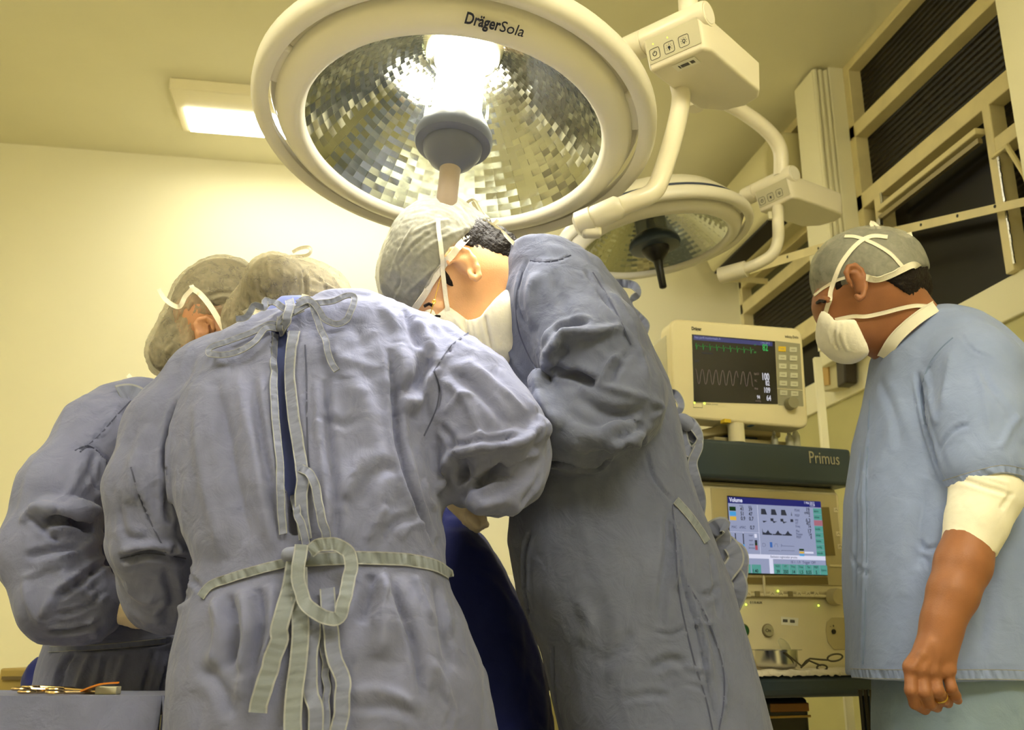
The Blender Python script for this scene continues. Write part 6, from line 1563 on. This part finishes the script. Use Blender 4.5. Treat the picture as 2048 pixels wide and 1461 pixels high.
# right side fall of the cloth
vs = []
for j in range(31):
    for i in range(31):
        vv = ty0 - .012 + (ty1 - ty0 + .012) * i / 30; d = .62 * j / 30
        vs.append(L(tx1 + .004 + .014 * math.sin(vv * 40) * min(1, d * 4) + .012 * min(1, d * 10), vv, zt + .001 - d))
o = MB().add(vs, [(j * 31 + i, j * 31 + i + 1, (j + 1) * 31 + i + 1, (j + 1) * 31 + i) for j in range(30) for i in range(30)]).build('drape_side', M_gown, it, smooth=True, angle=75); md = o.modifiers.new('th', 'SOLIDIFY'); md.thickness = .003
MB().box(L((tx0 + tx1) / 2, (ty0 + ty1) / 2, zt - .018), ((tx1 - tx0) / 2 - .01, (ty1 - ty0) / 2 - .01, .012), [RT, FW, UP]).build('table_top', M_chrome, it, bevel=.003)
for a in (tx0 + .05, tx1 - .05):
    for b in (ty0 + .05, ty1 - .05): MB().tube([L(a, b, zt - .02), L(a, b, 0)], .012, 12).build('leg', M_chrome, it, smooth=True)
M_instr = mat('gilt_steel', (214, 184, 130), .22, metal=1.0); M_amber = mat('amber_handle', (190, 112, 30), .35)
def ip(px, V, dz=0): u = (X(px, 1385, V) - CAM) @ RT; return L(u, V, zt + dz)
def scis(nm, pa, pb, Va, Vb, lab, cat, m=M_instr, rings=2):
    root = empty(nm, ip(pa, Va, .002), lab, cat, 'instruments on the table')
    a = ip(pa, Va, .005); b = ip(pb, Vb, .004); d = b - a; d /= np.linalg.norm(d); s_ = np.cross(UP, d)
    for k, sg in enumerate((-1, 1)[:rings]):
        c = a + s_ * sg * .017 + UP * (.003 if k else 0)
        MB().tube([c + d * .012 * math.cos(t) + s_ * .010 * math.sin(t) for t in np.linspace(0, 2 * math.pi, 22)], .0024, 8).build('finger_ring', m, root, smooth=True)
        MB().tube([c + d * .012, a + d * .06 + s_ * sg * .004, b], [.003, .003, .0015], 8).build('blade_arm', m, root, smooth=True)
scis('surgical_scissors', 48, 130, 1.538, 1.578, 'gold-toned scissors with ring handles lying leftmost on the blue cloth', 'scissors')
scis('artery_clamp', 66, 150, 1.594, 1.634, 'gold-toned clamp lying behind the leftmost scissors on the blue cloth', 'clamp')
scis('artery_clamp', 110, 165, 1.530, 1.546, 'gold-toned clamp in the middle of the instruments on the blue cloth', 'clamp')
fo = MB(); p0 = ip(160, 1.538, .004); p1 = ip(236, 1.520, .018); p2 = ip(238, 1.520, .004)
fo.ribbon(catmull([p0, (p0 + p1) / 2 + UP * .004, p1 - RT * .006, p1], 6), [UP] * 19, .010, .0012); fo2 = fo.build('tweezers', M_amber, smooth=True)
tag(fo2, 'amber-coloured tweezers arching up at the right end of the instruments', 'tweezers', 'instruments on the table')
bx = MB(); bx.box(ip(216, 1.547, .006), (.016, .010, .0055), [RT, FW, UP]); tag(bx.build('specimen_block', M_panelgrey, bevel=.001), 'small grey block under the amber tweezers on the blue cloth', 'box')
# folded navy cloth and box on something behind
nb = empty('side_cabinet', L(-1.35, 2.5, 0), 'low olive-brown wooden cabinet against the far wall at the lower left', 'cabinet')
c0 = X(8, 1337, 2.5); c1 = X(62, 1337, 2.5)
MB().box(L((c0 @ RT + c1 @ RT) / 2 + .10, 2.6, c0[2] / 2), ((c1 - c0) @ RT / 2 + .10, .12, c0[2] / 2), [RT, FW, UP]).build('body', mat('olive_wood', (150, 128, 66), .5, var=.1, vscale=4), nb, bevel=.006)
zz_ = X(30, 1357, 2.48)[2]
MB().box(L((c0 @ RT + c1 @ RT) / 2 + .10, 2.478, zz_), ((c1 - c0) @ RT / 2 + .09, .004, .004), [RT, FW, UP]).build('drawer_gap', mat('wood_shadow_gap', (96, 80, 44), .6), nb)
S = Sculpt(); S.chain([(95, 1330, 2.35, 13), (80, 1350, 2.35, 16), (60, 1368, 2.35, 12)], k=.03); S.chain([(95, 1345, 2.35, 30), (100, 1390, 2.35, 50), (110, 1600, 2.35, 60), (115, 1950, 2.35, 60)], k=.03)
v, q = S.mesh(.007, 2); v = relief(v, q, 19, .004, 40, .001, UP, 2); o = to_obj('navy_cloth', v, q, M_navy); tag(o, 'crumpled navy cloth bundle between the low cabinet and the left person\'s gown', 'cloth')
